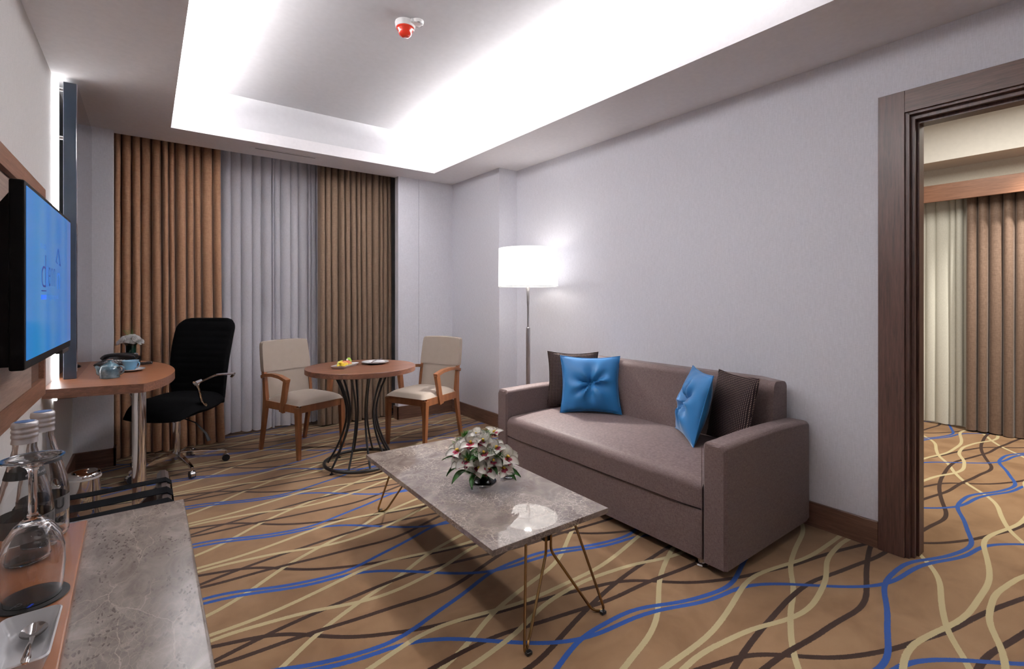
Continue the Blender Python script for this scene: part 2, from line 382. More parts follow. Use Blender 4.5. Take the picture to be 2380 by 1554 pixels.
def carpet():
    m, nt, b = nmat('wave_carpet')
    tc = N(nt, 'ShaderNodeTexCoord'); sp = N(nt, 'ShaderNodeSeparateXYZ'); nt.links.new(tc.outputs['Object'], sp.inputs[0])
    jit = noise(nt, tc.outputs['Object'], 260, 2)
    x = mathn(nt, 'DIVIDE', sp.outputs[0], PX); t = mathn(nt, 'FRACT', x)
    y = mathn(nt, 'ADD', sp.outputs[1], mathn(nt, 'MULTIPLY', mathn(nt, 'SUBTRACT', jit, .5), .007))
    def fcurve(vals):
        n = N(nt, 'ShaderNodeFloatCurve'); cv = n.mapping.curves[0]; k = len(vals) - 1
        while len(cv.points) < k + 1: cv.points.new(.5, .5)
        for i, v in enumerate(vals): cv.points[i].location = (i / k, v); cv.points[i].handle_type = 'AUTO'
        n.mapping.use_clip = False; n.mapping.update(); nt.links.new(t, n.inputs['Value']); return n.outputs[0]
    def mask(key, wid):
        k, c0, tab = STR[key]; n = len(tab) - 1
        f = mathn(nt, 'MULTIPLY', mathn(nt, 'SUBTRACT', fcurve([v / .4 + .5 for v in tab]), .5), .4)
        ws = []
        for i in range(n + 1):
            a = tab[max(i - 1, 0)]; c = tab[min(i + 1, n)]; dx = PX / n * (min(i + 1, n) - max(i - 1, 0))
            sl = (c - a) / dx + k * PY / PX; ws.append(math.sqrt(1 + sl * sl) - .5)
        ww = mathn(nt, 'MULTIPLY', mathn(nt, 'ADD', fcurve(ws), .5), wid / 2)
        u = mathn(nt, 'SUBTRACT', mathn(nt, 'SUBTRACT', y, c0), f)
        if k: u = mathn(nt, 'SUBTRACT', u, mathn(nt, 'MULTIPLY', t, k * PY))
        u = mathn(nt, 'ABSOLUTE', mathn(nt, 'SUBTRACT', mathn(nt, 'FRACT', mathn(nt, 'ADD', mathn(nt, 'DIVIDE', u, PY), .5)), .5))
        return mathn(nt, 'LESS_THAN', mathn(nt, 'MULTIPLY', u, PY), ww)
    v = tc.outputs['Object']
    big = noise(nt, v, 3.5, 4, .55, .6); fine = noise(nt, v, 700, 2)
    c = ramp(nt, big, [(.3, (.215, .122, .060)), (.5, (.268, .160, .083)), (.7, (.315, .198, .108))])
    BR, BL, CR = (.042, .018, .011), (.020, .078, .29), (.46, .39, .23)
    for key, col in (('g1', BR), ('d1', CR), ('g2', BR), ('g3', BR), ('a', BL), ('b', BL), ('d2', CR), ('d3', CR)):
        c = mixc(nt, mask(key, .0205 if key in 'ab' else .0215), c, col)
    c = mixc(nt, mathn(nt, 'MULTIPLY', fine, .5), c, (.0, .0, .0), 'SOFT_LIGHT')
    nt.links.new(c, b.inputs['Base Color']); b.inputs['Roughness'].default_value = .95; b.inputs['Specular IOR Level'].default_value = .1
    b.inputs['Sheen Weight'].default_value = .15
    bump(nt, b, fine, .35, .003); return m
M_carpet = carpet()

# ------------------------------------------------------------------ room shell
H2 = 2.55
struct('floor', bx(-.6, 6.9, -2.6, 5.45, -.1, 0), M_carpet)
struct('wall_left', bx(-.55, -.43, -2.6, 5.45, 0, 3.0), M_wallw)
struct('wall_rear', bx(-.43, 2.975, -2.6, -2.5, 0, 3.0), M_wall)
b = bx(-.43, -.20, 4.76, 4.85, 0, H2); struct('wall_back_left', b, M_wall)
b = NB(); box(b, 2.108, 2.338, 4.77, 4.85, 0, H2); box(b, 2.345, 2.975, 4.77, 4.85, 0, H2); box(b, 2.33, 2.35, 4.776, 4.85, 0, H2)
struct('wall_back_right', b, M_wall)
b = NB(); box(b, -.43, .30, 5.3, 5.4, 0, 3); box(b, 1.70, 2.975, 5.3, 5.4, 0, 3); box(b, .30, 1.70, 5.3, 5.4, 0, .98); box(b, .30, 1.70, 5.3, 5.4, 2.42, 3)
struct('wall_window', b, M_wall)
b = NB(); box(b, 2.975, 3.10, .80, 5.45, 0, 3.1); box(b, 2.975, 3.10, -.20, .80, 2.24, 3.1); box(b, 2.975, 3.10, -2.6, -.20, 0, 3.1)
struct('wall_right', b, M_wall)
struct('wall_pier', bx(2.76, 2.975, 3.86, 4.77, 0, H2), M_wall)
# ceiling: dropped border with cove, raised field
b = NB()
z0, z1 = H2, 2.645
box(b, -.43, .147, -2.5, 4.85, z0, z1); box(b, 2.357, 2.975, -2.5, 4.85, z0, z1)
box(b, .147, 2.357, 4.44, 4.85, z0, z1); box(b, .147, 2.357, -2.5, -.75, z0, z1)
struct('ceiling_border', b, M_ceil)
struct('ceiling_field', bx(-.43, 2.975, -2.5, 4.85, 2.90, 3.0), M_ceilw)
b = NB(); box(b, -.43, 2.975, 4.44, 4.85, z1, 2.90); box(b, -.43, 2.975, -2.5, -.75, z1, 2.90); box(b, -.43, -.12, -.75, 4.44, z1, 2.9); box(b, 2.64, 2.975, -.75, 4.44, z1, 2.9)
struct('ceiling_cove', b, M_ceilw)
struct('ceiling_pocket', bx(-.43, 2.975, 4.85, 5.3, 2.86, 3.0), M_ceil)
# baseboards
bh, bt = .135, .016
b = NB()
def bb(b, x0, x1, y0, y1): box(b, x0, x1, y0, y1, 0, bh, .002, 1)
bb(b, 2.975 - bt, 2.975, .84, 3.86); struct('baseboard_right', b, M_base)
b = NB(); bb(b, 2.76 - bt, 2.76, 3.84, 4.77); bb(b, 2.76 - bt, 2.975, 3.844, 3.86); struct('baseboard_pier', b, M_base)
b = NB(); bb(b, 2.092, 2.76, 4.754, 4.77); bb(b, 2.092, 2.108, 4.754, 4.86); struct('baseboard_back_right', b, M_basex)
b = NB(); bb(b, -.43, -.184, 4.744, 4.76); bb(b, -.20, -.184, 4.744, 4.86); struct('baseboard_back_left', b, M_basex)
b = NB(); bb(b, -.43, -.414, 1.2, 4.744); struct('baseboard_left', b, M_base)
# window behind the voile
wn = struct('window_1', (lambda b: (box(b, .30, 1.70, 5.30, 5.34, .98, 1.04), box(b, .30, 1.70, 5.30, 5.34, 2.36, 2.42), box(b, .30, .37, 5.30, 5.34, .98, 2.42), box(b, 1.63, 1.70, 5.30, 5.34, .98, 2.42), box(b, 1.14, 1.24, 5.295, 5.345, 1.04, 2.36), b)[-1])(NB()), M_white)
mg, ntg, bg = nmat('night_window_glass'); bg.inputs['Base Color'].default_value = (.02, .022, .035, 1); bg.inputs['Roughness'].default_value = .05
struct('window_pane', bx(.37, 1.63, 5.315, 5.325, 1.04, 2.36), mg, wn)
struct('window_sill', bx(.25, 1.75, 5.24, 5.31, .95, .98), M_white, wn)
# doorway to the bedroom
door = struct('door_1', (lambda b: (box(b, 2.955, 2.976, .731, .838, 0, 2.284, .001, 1), b)[-1])(NB()), M_doorwood)
struct('door_head', (lambda b: (box(b, 2.955, 2.976, -.30, .7305, 2.177, 2.284, .001, 1), b)[-1])(NB()), M_doorwoodh, door)
struct('door_lining', (lambda b: (box(b, 2.968, 3.112, .715, .80, 0, 2.24), box(b, 2.968, 3.112, -.20, .72, 2.165, 2.24), b)[-1])(NB()), M_doorwood, door)
struct('door_rebate', (lambda b: (box(b, 2.995, 3.015, .700, .716, 0, 2.165), box(b, 3.035, 3.112, .692, .716, 0, 2.165), box(b, 2.995, 3.015, -.20, .70, 2.145, 2.166), box(b, 3.035, 3.112, -.20, .692, 2.13, 2.166), b)[-1])(NB()), M_doorwood, door)
struct('door_jamb_far', (lambda b: (box(b, 2.955, 3.112, -.31, -.20, 0, 2.284), b)[-1])(NB()), M_doorwood, door)
struct('strike_plate', bx(3.016, 3.034, .706, .7165, .97, 1.13, .002, 1), M_steel, door)
# bedroom
XB = 6.45
struct('wall_bedroom_window', bx(XB, XB + .1, -2.6, 4.0, 0, 3.1), M_bedwall)
b = NB(); box(b, 3.10, XB, 3.6, 3.7, 0, 3.1); struct('wall_bedroom_left', b, M_bedwall)
b = NB(); box(b, 3.10, XB, -2.6, -2.5, 0, 3.1); struct('wall_bedroom_right', b, M_bedwall)
struct('ceiling_bedroom', bx(3.10, XB, -2.5, 3.6, 2.96, 3.1), M_bedceil)
struct('ceiling_bedroom_soffit', bx(6.07, XB, -2.5, 3.6, 2.585, 2.96), M_bedceil)
struct('trim_bedroom_pelmet', (lambda b: (box(b, 6.17, 6.19, -2.5, 3.6, 2.215, 2.38, .002, 1), box(b, 6.19, XB, -2.5, 3.6, 2.365, 2.378), b)[-1])(NB()), M_pelmet)

# ------------------------------------------------------------------ curtains
def drape(axis, a0, a1, depth, z0, z1, nf, amp, seed, power=.55, sgn=-1, flare=0, res=14, wav=.004, thick=0, lo=.7, hi=1.35):
    """pleated cloth: runs along axis from a0 to a1, folds bulge towards the room (sgn on the other axis)"""
    rnd = random.Random(seed); ws = [rnd.uniform(lo, hi) for _ in range(nf)]; tot = sum(ws); ed = [0]
    for w_ in ws: ed.append(ed[-1] + w_ / tot)
    am = [rnd.uniform(.75, 1.15) for _ in range(nf)]; ph = [rnd.uniform(0, 6) for _ in range(nf)]; sk = [rnd.uniform(-.35, .35) for _ in range(nf)]
    rows = 15; bm = NB(); grid = []
    for r in range(rows):
        s_ = r / (rows - 1); z = z1 + (z0 - z1) * s_; row = []
        for f in range(nf):
            for k in range(res if f < nf - 1 else res + 1):
                u = k / res
                t = ed[f] + (ed[f + 1] - ed[f]) * (u - .06 * math.sin(2 * PI * u) * (1 + s_))
                a = a0 + (a1 - a0) * t
                a += (wav * math.sin(s_ * 4 + ph[f]) + .010 * sk[f] * s_) * math.sin(PI * u)
                a += flare * s_ ** 3 * (t ** 2 if flare * (a1 - a0) > 0 else (1 - t) ** 2)
                h = amp * am[f] * (abs(math.sin(PI * u)) ** power) * (.7 + .3 * s_) + .006 * math.sin(s_ * 7 + ph[f]) * math.sin(PI * u)
                d = depth + sgn * h
                row.append(bm.verts.new((a, d, z + .006 * math.sin(t * 40 + ph[f]) * s_) if axis == 'x' else (d, a, z + .006 * math.sin(t * 40) * s_)))
        grid.append(row)
    for A, B in zip(grid, grid[1:]):
        for i in range(len(A) - 1): bm.faces.new((A[i], A[i + 1], B[i + 1], B[i]))
    if thick: pass
    return bm
def curtain(name, bm, mat, label, cat='curtain', group=None):
    return tag(raw(name, bm, mat), label, cat, group)
curtain('curtain', drape('x', -.215, .53, 5.03, .012, 2.84, 12, .115, 3, .42, flare=.03), M_curt, 'brown pleated blackout curtain hanging behind the black office chair')
curtain('curtain', drape('x', 1.365, 2.125, 5.03, .012, 2.84, 13, .10, 11, .42), M_curt2, 'taupe brown pleated curtain hanging behind the round table')
t = tag(empty('sheer_curtain', (0, 0, 0)), 'white voile sheer curtain between the two brown curtains', 'sheer curtain')
raw('voile', drape('x', .48, 1.42, 5.15, .03, 2.84, 14, .06, 5, .7, lo=.35, hi=1.9), M_sheer, t)
curtain('sheer_curtain', drape('y', 2.4, 1.12, 6.41, .02, 2.36, 17, .05, 9, .6, lo=.4, hi=1.8), M_sheerbed, 'cream voile sheer curtain in the bedroom beyond the doorway', 'sheer curtain')
curtain('curtain', drape('y', 1.09, -1.6, 6.38, .012, 2.36, 27, .12, 4, .42), M_curtbed, 'light brown pleated curtain in the bedroom beyond the doorway')

# ------------------------------------------------------------------ sofa
sofa = tag(empty('sofa', (2.50, 2.02, 0)), 'mauve brown woven fabric two-seat sofa against the long wall', 'sofa')
X0, X1 = 2.06 - 2.5, 2.955 - 2.5
YA, YB = 1.145 - 2.02, 2.905 - 2.02
YI, YJ = 1.262 - 2.02, 2.79 - 2.02
def sofa_arm(y0, y1):
    b = NB(); n = 14; rings = []
    for i in range(n + 1):
        x = X0 + (X1 - X0) * i / n
        top = .607 - .012 * (i / n) + .012 * math.sin(PI * i / n); zb = .048
        m_ = .012 if i in (0, n) else 0
        r = .028; pts = []
        prof = [(y0 + m_, zb), (y1 - m_, zb), (y1 - m_, top - r)]
        for k in range(1, 6):
            a = k / 6 * PI / 2; prof.append((y1 - m_ - r + r * math.cos(a), top - m_ - r + r * math.sin(a)))
        for k in range(0, 6):
            a = PI / 2 + k / 6 * PI / 2; prof.append((y0 + m_ + r + r * math.cos(a), top - m_ - r + r * math.sin(a)))
        rings.append([(x, py, pz) for py, pz in prof])
    first = [(X0 + .012, p[1], p[2]) for p in rings[0]]; rings[0] = [(X0, p[1], p[2]) for p in rings[0]]
    b2 = rings[1:]; f2 = [(X0 + .014, a[1], a[2]) for a in rings[1]]
    rings = [rings[0], f2] + b2[0:]
    loft(b, rings); return b
obj('armrest', sofa_arm(YA, YI), M_sofa, sofa, 40); obj('armrest', sofa_arm(YJ, YB), M_sofa, sofa, 40)
b = bx(X0 + .006, X1 - .22, YI + .002, YJ - .002, .048, .282, .008); obj('seat_base', b, M_sofa, sofa)
b = NB(); rings = []; n = 18
for i in range(n + 1):
    y = YI + .003 + (YJ - YI - .006) * i / n; e = min(i, n - i) / n * 2
    k = 1 if i in (0, n) else 0; bul = .012 * min(1, e * 6)
    pr = [(X0 - .002 - bul * .6 + .006 * k, .290)]
    for q in range(7):
        a = PI - q / 6 * PI / 2; r = .05
        pr.append((X0 + r - .004 - bul * .6 + r * math.cos(a) + .006 * k, .375 + bul * .5 - .008 * k + r * math.sin(a)))
    for q in range(1, 8): pr.append((X0 + .05 + (.63 - .0) * q / 7, .425 + bul - .008 * k + .012 * math.sin(PI * q / 7)))
    pr.append((X0 + .68, .290)); rings.append([(px, y, pz) for px, pz in pr])
loft(b, rings); obj('seat_cushion', b, M_sofa, sofa, 45)
b = NB(); n = 12; rings = []
for i in range(n + 1):
    y = YI - .005 + (YJ - YI + .01) * i / n; k = .012 if i in (0, n) else 0
    xf, xb, zt, r = 2.735 - 2.5 + k, 2.925 - 2.5 - k, .822 - k, .04
    pr = [(xb, .30), (xf - .02, .30), (xf + .012, zt - r)]
    for q in range(1, 6):
        a = PI - q / 6 * PI / 2; pr.append((xf + .012 + r + r * math.cos(a), zt - r + r * math.sin(a)))
    for q in range(0, 6):
        a = PI / 2 - q / 6 * PI / 2; pr.append((xb - r + r * math.cos(a), zt - .008 - r + r * math.sin(a)))
    rings.append([(px, y, pz) for px, pz in pr])
loft(b, rings); obj('backrest', b, M_sofa, sofa, 40)
b = bx(X1 - .06, X1 - .02, YI, YJ, .048, .56, .01); obj('back_panel', b, M_sofa, sofa)
for yy in (YI + .01, YJ - .01):                      # seams on the front of the arms
    b = NB(); tube(b, [(X0 + .001, yy + (.008 if yy > 0 else -.008), .05), (X0 + .001, yy + (.008 if yy > 0 else -.008), .585)], .0018, 6); obj('piping', b, M_sofa, sofa)
for y_ in (YA, YB):
    b = NB(); s_ = 1 if y_ > 0 else -1; yy = y_ - s_ * .012
    pts = [(X0 + .003, yy, .06), (X0 + .003, yy, .57), (X0 + .02, yy, .593)] + [(X0 + .05 + (X1 - X0 - .09) * i / 8, yy, .6 - .012 * i / 8 + .012 * math.sin(PI * i / 8)) for i in range(9)]
    tube(b, pts, .0022, 6); obj('piping', b, M_sofa, sofa)
for fx, fy in ((2.12, 1.30), (2.12, 2.76), (2.85, 1.30), (2.85, 2.76)):
    b = NB(); lathe(b, [(0, 0), (.030, 0), (.032, .004), (.028, .010), (.017, .012), (.016, .05), (0, .05)], 20, fx - 2.5, fy - 2.02); obj('leg', b, M_chrome, sofa)

# ------------------------------------------------------------------ pillows
def pillow_bm(w_, h_, th, tuft, pinch=.10, seed=0, n=44):
    rnd = random.Random(seed); b = NB(); phs = [rnd.uniform(0, 6) for _ in range(6)]
    def pt(u, v, sd):
        x = u * w_ / 2 * (1 - pinch * (1 - v * v) * abs(u) ** 1.5); z = v * h_ / 2 * (1 - pinch * (1 - u * u) * abs(v) ** 1.5)
        e = max(0, (1 - u * u)) ** .55 * max(0, (1 - v * v)) ** .55
        y = th / 2 * e
        r = math.hypot(u, v); a = math.atan2(v, u)
        if tuft and sd < 0:
            y *= 1 - .86 * math.exp(-(r / .20) ** 1.3)
            fold = math.sin(6 * a + phs[0] + .8 * math.sin(2 * a + phs[1])); y += .017 * fold * math.exp(-((r - .35) / .34) ** 2) * e ** .5
            y += .006 * math.sin(13 * a + phs[2]) * math.exp(-((r - .28) / .2) ** 2)
        ed = (abs(u) ** 6 + abs(v) ** 6)
        y += .004 * math.sin(9 * (u if abs(v) > abs(u) else v) + phs[3]) * min(1, ed) * e ** .4 + .004 * math.sin(4 * u + phs[4]) * math.sin(5 * v + phs[5]) * e
        return (x, sd * y, z)
    for sd in (-1, 1):
        g = [[b.verts.new(pt(-1 + 2 * i / n, -1 + 2 * j / n, sd)) for i in range(n + 1)] for j in range(n + 1)]
        for j in range(n):
            for i in range(n): b.faces.new((g[j][i], g[j][i + 1], g[j + 1][i + 1], g[j + 1][i]))
    bmesh.ops.remove_doubles(b, verts=b.verts, dist=1e-5); return b
def pillow_edge(w_, h_, pinch, r=.004, n=16):
    pts = []
    for k in range(4):
        for i in range(n):
            t_ = -1 + 2 * i / n
            u, v = ((t_, -1), (1, t_), (-t_, 1), (-1, -t_))[k]
            pts.append((u * w_ / 2 * (1 - pinch * (1 - v * v) * abs(u) ** 1.5), 0, v * h_ / 2 * (1 - pinch * (1 - u * u) * abs(v) ** 1.5)))
    return tube(NB(), pts, r, 6, closed=True)
def pillow(name, mat, p0, p1, top_off, h_, th, tuft, label, seed, group, pinch=.10):
    """p0,p1 bottom corners on the seat (x,y); top_off: how far the top leans back (x,y)"""
    a, c = Vector((*p0, .447)), Vector((*p1, .447)); w_ = (c - a).length; ux = (c - a).normalized()
    lean = Vector((*top_off, 0)); uz = (lean + Vector((0, 0, math.sqrt(max(.01, h_ ** 2 - lean.length ** 2))))).normalized()
    uy = uz.cross(ux).normalized(); uz = ux.cross(uy)
    o = empty(name, (a + c) / 2 + uz * h_ / 2); o.rotation_euler = Matrix((ux, uy, uz)).transposed().to_euler()
    tag(o, label, 'pillow', group)
    cv = obj('cover', pillow_bm(w_, h_, th, tuft, pinch, seed), mat, o, 60)
    obj('piping', pillow_edge(w_, h_, pinch), mat, o)
    if tuft:
        for sd in (-1,):
            b = NB(); bmesh.ops.create_uvsphere(b, u_segments=16, v_segments=10, radius=.013); xform(b, Matrix.Translation((0, sd * th * .075, 0)) @ Matrix.Diagonal((1, .6, 1, 1)))
            obj('button', b, mat, o)
    return o
pillow('pillow', M_blue, (2.375, 2.570), (2.69, 2.270), (.075, .085), .415, .15, True, 'blue velvet tufted pillow beside the far armrest, left one of two', 1, 'blue tufted pillows')
pillow('pillow', M_dot, (2.43, 2.775), (2.70, 2.50), (.055, .035), .42, .11, False, 'dark brown dotted pillow behind the left blue pillow', 2, 'dark dotted pillows')
pillow('pillow', M_blue, (2.69, 1.83), (2.405, 1.525), (.075, -.075), .41, .145, True, 'blue velvet tufted pillow near the front armrest, right one of two', 3, 'blue tufted pillows', .07)
pillow('pillow', M_dot, (2.705, 1.625), (2.545, 1.305), (.075, -.035), .40, .12, False, 'dark brown dotted pillow between the right blue pillow and armrest', 4, 'dark dotted pillows', .07)

# ------------------------------------------------------------------ coffee table
ZT = .375
ct = tag(empty('coffee_table', (1.291, 2.061, 0), -.018), 'long marble topped coffee table on bronze hairpin legs', 'table')
WX, WY = .298, .653
obj('tabletop', bx(-WX, WX, -WY, WY, ZT - .024, ZT, .003), M_marble, ct)
for sy, nm in ((-1, 0), (1, 1)):
    def L(x, y, z): return (x - 1.291, sy * (-(y - 2.061)), z)
    for sx in (-1, 1):
        b = NB()
        # foot touches the floor 7 cm outside the short end
        fx = sx * .195; top_out = sx * .125; cx_ = sx * .0125
        foot = [(top_out if False else sx * .155, -sy * 0, 0)]
        y_end = sy * (WY + .065); y_top = sy * (WY - .03); y_j = sy * (WY - .045)
        pts = [(sx * .125 + (.0), y_top, ZT - .024), (sx * .205, y_end, .006), (sx * .165, y_end - sy * .03, .006), (cx_, y_j, ZT - .115), (cx_, y_j, ZT - .024)]
        tube(b, fillet(pts, .022, 6), .0055, 10); obj('leg', b, M_bronze, ct)
        b = NB(); box(b, sx * .19 - .012, sx * .19 + .012, y_end - .014 * 1, y_end + .004, 0, .013, .003); obj('foot_glide', b, M_blkplastic, ct)
b = NB(); box(b, -.012, .012, -(WY - .05), WY - .05, ZT - .075, ZT - .03); obj('crossbar', b, M_blkmetal, ct)

# ------------------------------------------------------------------ orchid arrangement
arr = tag(empty('flower_arrangement', (1.318, 1.975, ZT)), 'white and magenta orchid bouquet in glass pedestal bowl on coffee table', 'flower arrangement')
b = NB(); lathe(b, [(0, 0), (.060, 0), (.0625, .003), (.058, .010), (.035, .024), (.012, .034), (.008, .042), (.012, .048), (.008, .054), (.010, .060), (.03, .068), (.075, .082), (.082, .088), (.079, .090), (.03, .075), (0, .070)], 40)
obj('pedestal_bowl', b, M_glass, arr)
FR = Vector((.798, -.603, 0)); FT = Vector((-.603, -.798, 0))     # two horizontal directions of the bouquet
def petal(b, L_, W_, cup, M_, seg=8, tip=.5, curl=0.0):
    g = []
    for i in range(seg + 1):
        t_ = i / seg; wdt = W_ * (math.sin(PI * min(1, t_ * .92 + .06)) ** .7) * (1 - .25 * t_ ** 3); row = []
        for j in range(-3, 4):
            s_ = j / 3; row.append(b.verts.new(M_ @ Vector((s_ * wdt, L_ * t_, cup * (s_ * s_) * W_ + curl * t_ * t_ * L_ + .15 * L_ * math.sin(PI * t_)))))
        g.append(row)
    for A, B in zip(g, g[1:]):
        for i in range(6): b.faces.new((A[i], A[i + 1], B[i + 1], B[i]))
def bloom_mesh():
    b = NB()
    for k, (a, L_, W_, lift) in enumerate(((90, .052, .025, .45), (162, .050, .024, .35), (18, .050, .024, .35), (222, .05, .021, .5), (318, .05, .021, .5))):
        M_ = Matrix.Rotation(math.radians(a - 90), 4, 'Z') @ Matrix.Rotation(lift, 4, 'X') @ Matrix.Translation((0, .004, 0))
        petal(b, L_, W_, .35, M_, 8, curl=-.10)
    me = bpy.data.meshes.new('petals'); bmesh.ops.solidify(b, geom=b.faces[:], thickness=.0008); b.normal_update(); b.to_mesh(me); b.free(); me.shade_smooth(); me.materials.append(M_petal)
    b = NB()
    for k in (-1, 0, 1):
        M_ = Matrix.Rotation(math.radians(180 + k * 55), 4, 'Z') @ Matrix.Rotation(.9, 4, 'X')
        petal(b, .032, .017, -.5, M_, 6, curl=-.3)
    bmesh.ops.solidify(b, geom=b.faces[:], thickness=.001)
    me2 = bpy.data.meshes.new('lip'); b.to_mesh(me2); b.free(); me2.shade_smooth(); me2.materials.append(M_lip)
    b = NB(); tube(b, [(0, .004, .004), (0, .006, .018), (0, -.002, .026)], .004, 8, radii=[.005, .005, .0035])
    me3 = bpy.data.meshes.new('column'); b.to_mesh(me3); b.free(); me3.shade_smooth(); me3.materials.append(M_yel)
    return me, me2, me3
BM = bloom_mesh()
px = 2.37 / 1125 * .97
blooms = [(1068, 1046), (1090, 1062), (1098, 1026), (1124, 1020), (1128, 1044), (1155, 1034), (1148, 1062), (1169, 1083), (1116, 1078), (1178, 1060), (1148, 1013), (1075, 1068), (1108, 1010), (1138, 1078)]
rnd = random.Random(5)
def bq(u, v, rad=1.0):
    r_ = (u - 1124) * px; up_ = (1062 - v) * px * .92 + .128
    q = 1 - (r_ / .155) ** 2 - ((up_ - .11) / .125) ** 2; tow = .11 * math.sqrt(max(.02, q))
    P_ = FR * r_ + FT * tow * rad; P_.z = up_; return P_
for i, (u, v) in enumerate(blooms):
    P_ = bq(u, v, 1 if i < 10 or i > 10 else -.5)
    nrm = (P_ - Vector((0, 0, .06))).normalized() + FT * .35 + Vector((0, 0, .45)); nrm.normalize()
    z_ = nrm; up_ = Vector((0, 0, 1)); x_ = up_.cross(z_).normalized(); y_ = z_.cross(x_)
    R3 = Matrix((x_, y_, z_)).transposed().to_4x4() @ Matrix.Rotation(rnd.uniform(-.5, .5), 4, 'Z')
    o = link('orchid', BM[0], None, arr); o.matrix_local = Matrix.Translation(P_) @ R3 @ Matrix.Scale(rnd.uniform(.95, 1.25), 4)
    link('orchid_lip', BM[1], None, o); link('orchid_column', BM[2], None, o)
def leaf_mesh():
    b = NB(); petal(b, .085, .016, .3, Matrix.Identity(4), 8, curl=-.25); bmesh.ops.solidify(b, geom=b.faces[:], thickness=.0006)
    me = bpy.data.meshes.new('leaf'); b.to_mesh(me); b.free(); me.shade_smooth(); me.materials.append(M_leaf); return me
LM = leaf_mesh()
def aim(P_, d, roll=0):
    d = d.normalized(); zz = Vector((0, 0, 1)); x_ = d.cross(zz).normalized(); z_ = x_.cross(d)
    return Matrix.Translation(P_) @ Matrix((x_, d, z_)).transposed().to_4x4() @ Matrix.Rotation(roll, 4, 'Y')
for (r_, tw, z_, dr, dt, dz) in ((-.10, .05, 0.09, -1, .2, -.35), (-.08, .08, 0.08, -.8, .6, -.4), (.10, .07, 0.08, 1, .3, -.15), (-.03, .10, .07, -.2, .8, -.25), (.03, .11, .10, .5, .8, .2), (.09, .03, 0.07, 1, .6, -.4), (-.12, 0, .1, -1, -.2, .2), (0, -.08, .1, 0, -1, .3), (-.02, .10, .14, -.3, .8, .4)):
    o = link('leaf', LM, None, arr); o.matrix_local = aim(FR * r_ + FT * tw + Vector((0, 0, z_)), FR * dr + FT * dt + Vector((0, 0, dz)), rnd.uniform(-.5, .5))
def fern_mesh():
    b = NB(); r2 = random.Random(3)
    for k in range(110):
        a = r2.uniform(0, 2 * PI); e = r2.uniform(-.2, 1.3); L_ = r2.uniform(.018, .040)
        d = Vector((math.cos(a) * math.cos(e), math.sin(a) * math.cos(e), math.sin(e)))
        tube(b, [(0, 0, 0), d * L_ * .5, d * L_ + Vector((0, 0, .003))], .0006, 4, radii=[.0008, .0009, .0003])
    me = bpy.data.meshes.new('fern'); b.to_mesh(me); b.free(); me.materials.append(M_fern); return me
FM = fern_mesh()
for (u, v) in ((1082, 1012), (1092, 1050), (1098, 1058), (1108, 1045), (1115, 1050), (1145, 1040), (1162, 1050), (1185, 1090), (1098, 1088), (1125, 1095), (1140, 1095), (1132, 1008), (1065, 1030), (1110, 1092), (1172, 1068)):
    o = link('fern_sprig', FM, None, arr); o.matrix_local = Matrix.Translation(bq(u, v, 1.12)) @ Matrix.Rotation(rnd.uniform(0, 6), 4, 'Z')
b = NB(); bmesh.ops.create_icosphere(b, subdivisions=2, radius=.062); xform(b, Matrix.Translation((0, 0, .135)) @ Matrix.Diagonal((1.1, 1.1, .55, 1)))
obj('foliage_core', b, M_leaf, arr)
gb = NB(); lathe(gb, [(0, 0), (.022, 0), (.024, .004), (.034, .018), (.041, .034), (.039, .034), (.031, .018), (.02, .006), (0, .005)], 32)
tag(obj('glass_dish', gb, M_glass), 'small clear glass dish half hidden under the orchid bouquet', 'dish').location = (1.452, 1.945, ZT)

# ------------------------------------------------------------------ round dining table
rt = tag(empty('round_table', (1.32, 3.665, 0)), 'round wooden bistro table on a black hourglass wire base', 'table')
ZR = .75
b = NB(); lathe(b, [(0, ZR - .037), (.403, ZR - .037), (.405, ZR - .035), (.405, ZR - .002), (.403, ZR), (0, ZR)], 96); obj('tabletop', b, M_round, rt, 30)
for i in range(10):
    a = 2 * PI * (i + .35) / 10; b = NB(); pts = []
    for k in range(17):
        z = .028 + (ZR - .04 - .028) * k / 16; q = (z / (ZR - .04) - .56) / .56
        r_ = .108 + .155 * (abs(q) ** 1.75)
        pts.append((r_ * math.cos(a), r_ * math.sin(a), z))
    tube(b, pts, .0078, 8); obj('rod', b, M_blkmetal, rt)
b = NB(); tube(b, [(.268 * math.cos(2 * PI * i / 64), .268 * math.sin(2 * PI * i / 64), .028) for i in range(64)], .0125, 10, closed=True); obj('base_ring', b, M_blkmetal, rt)
b = NB(); tube(b, [(.205 * math.cos(2 * PI * i / 48), .205 * math.sin(2 * PI * i / 48), ZR - .045) for i in range(48)], .008, 8, closed=True); obj('top_ring', b, M_blkmetal, rt)
for i in range(4):
    a = 2 * PI * i / 4 + .35; b = NB(); lathe(b, [(0, 0), (.014, 0), (.014, .006), (.006, .008), (.006, .02), (0, .02)], 12, .268 * math.cos(a), .268 * math.sin(a)); obj('foot_glide', b, M_blkplastic, rt)
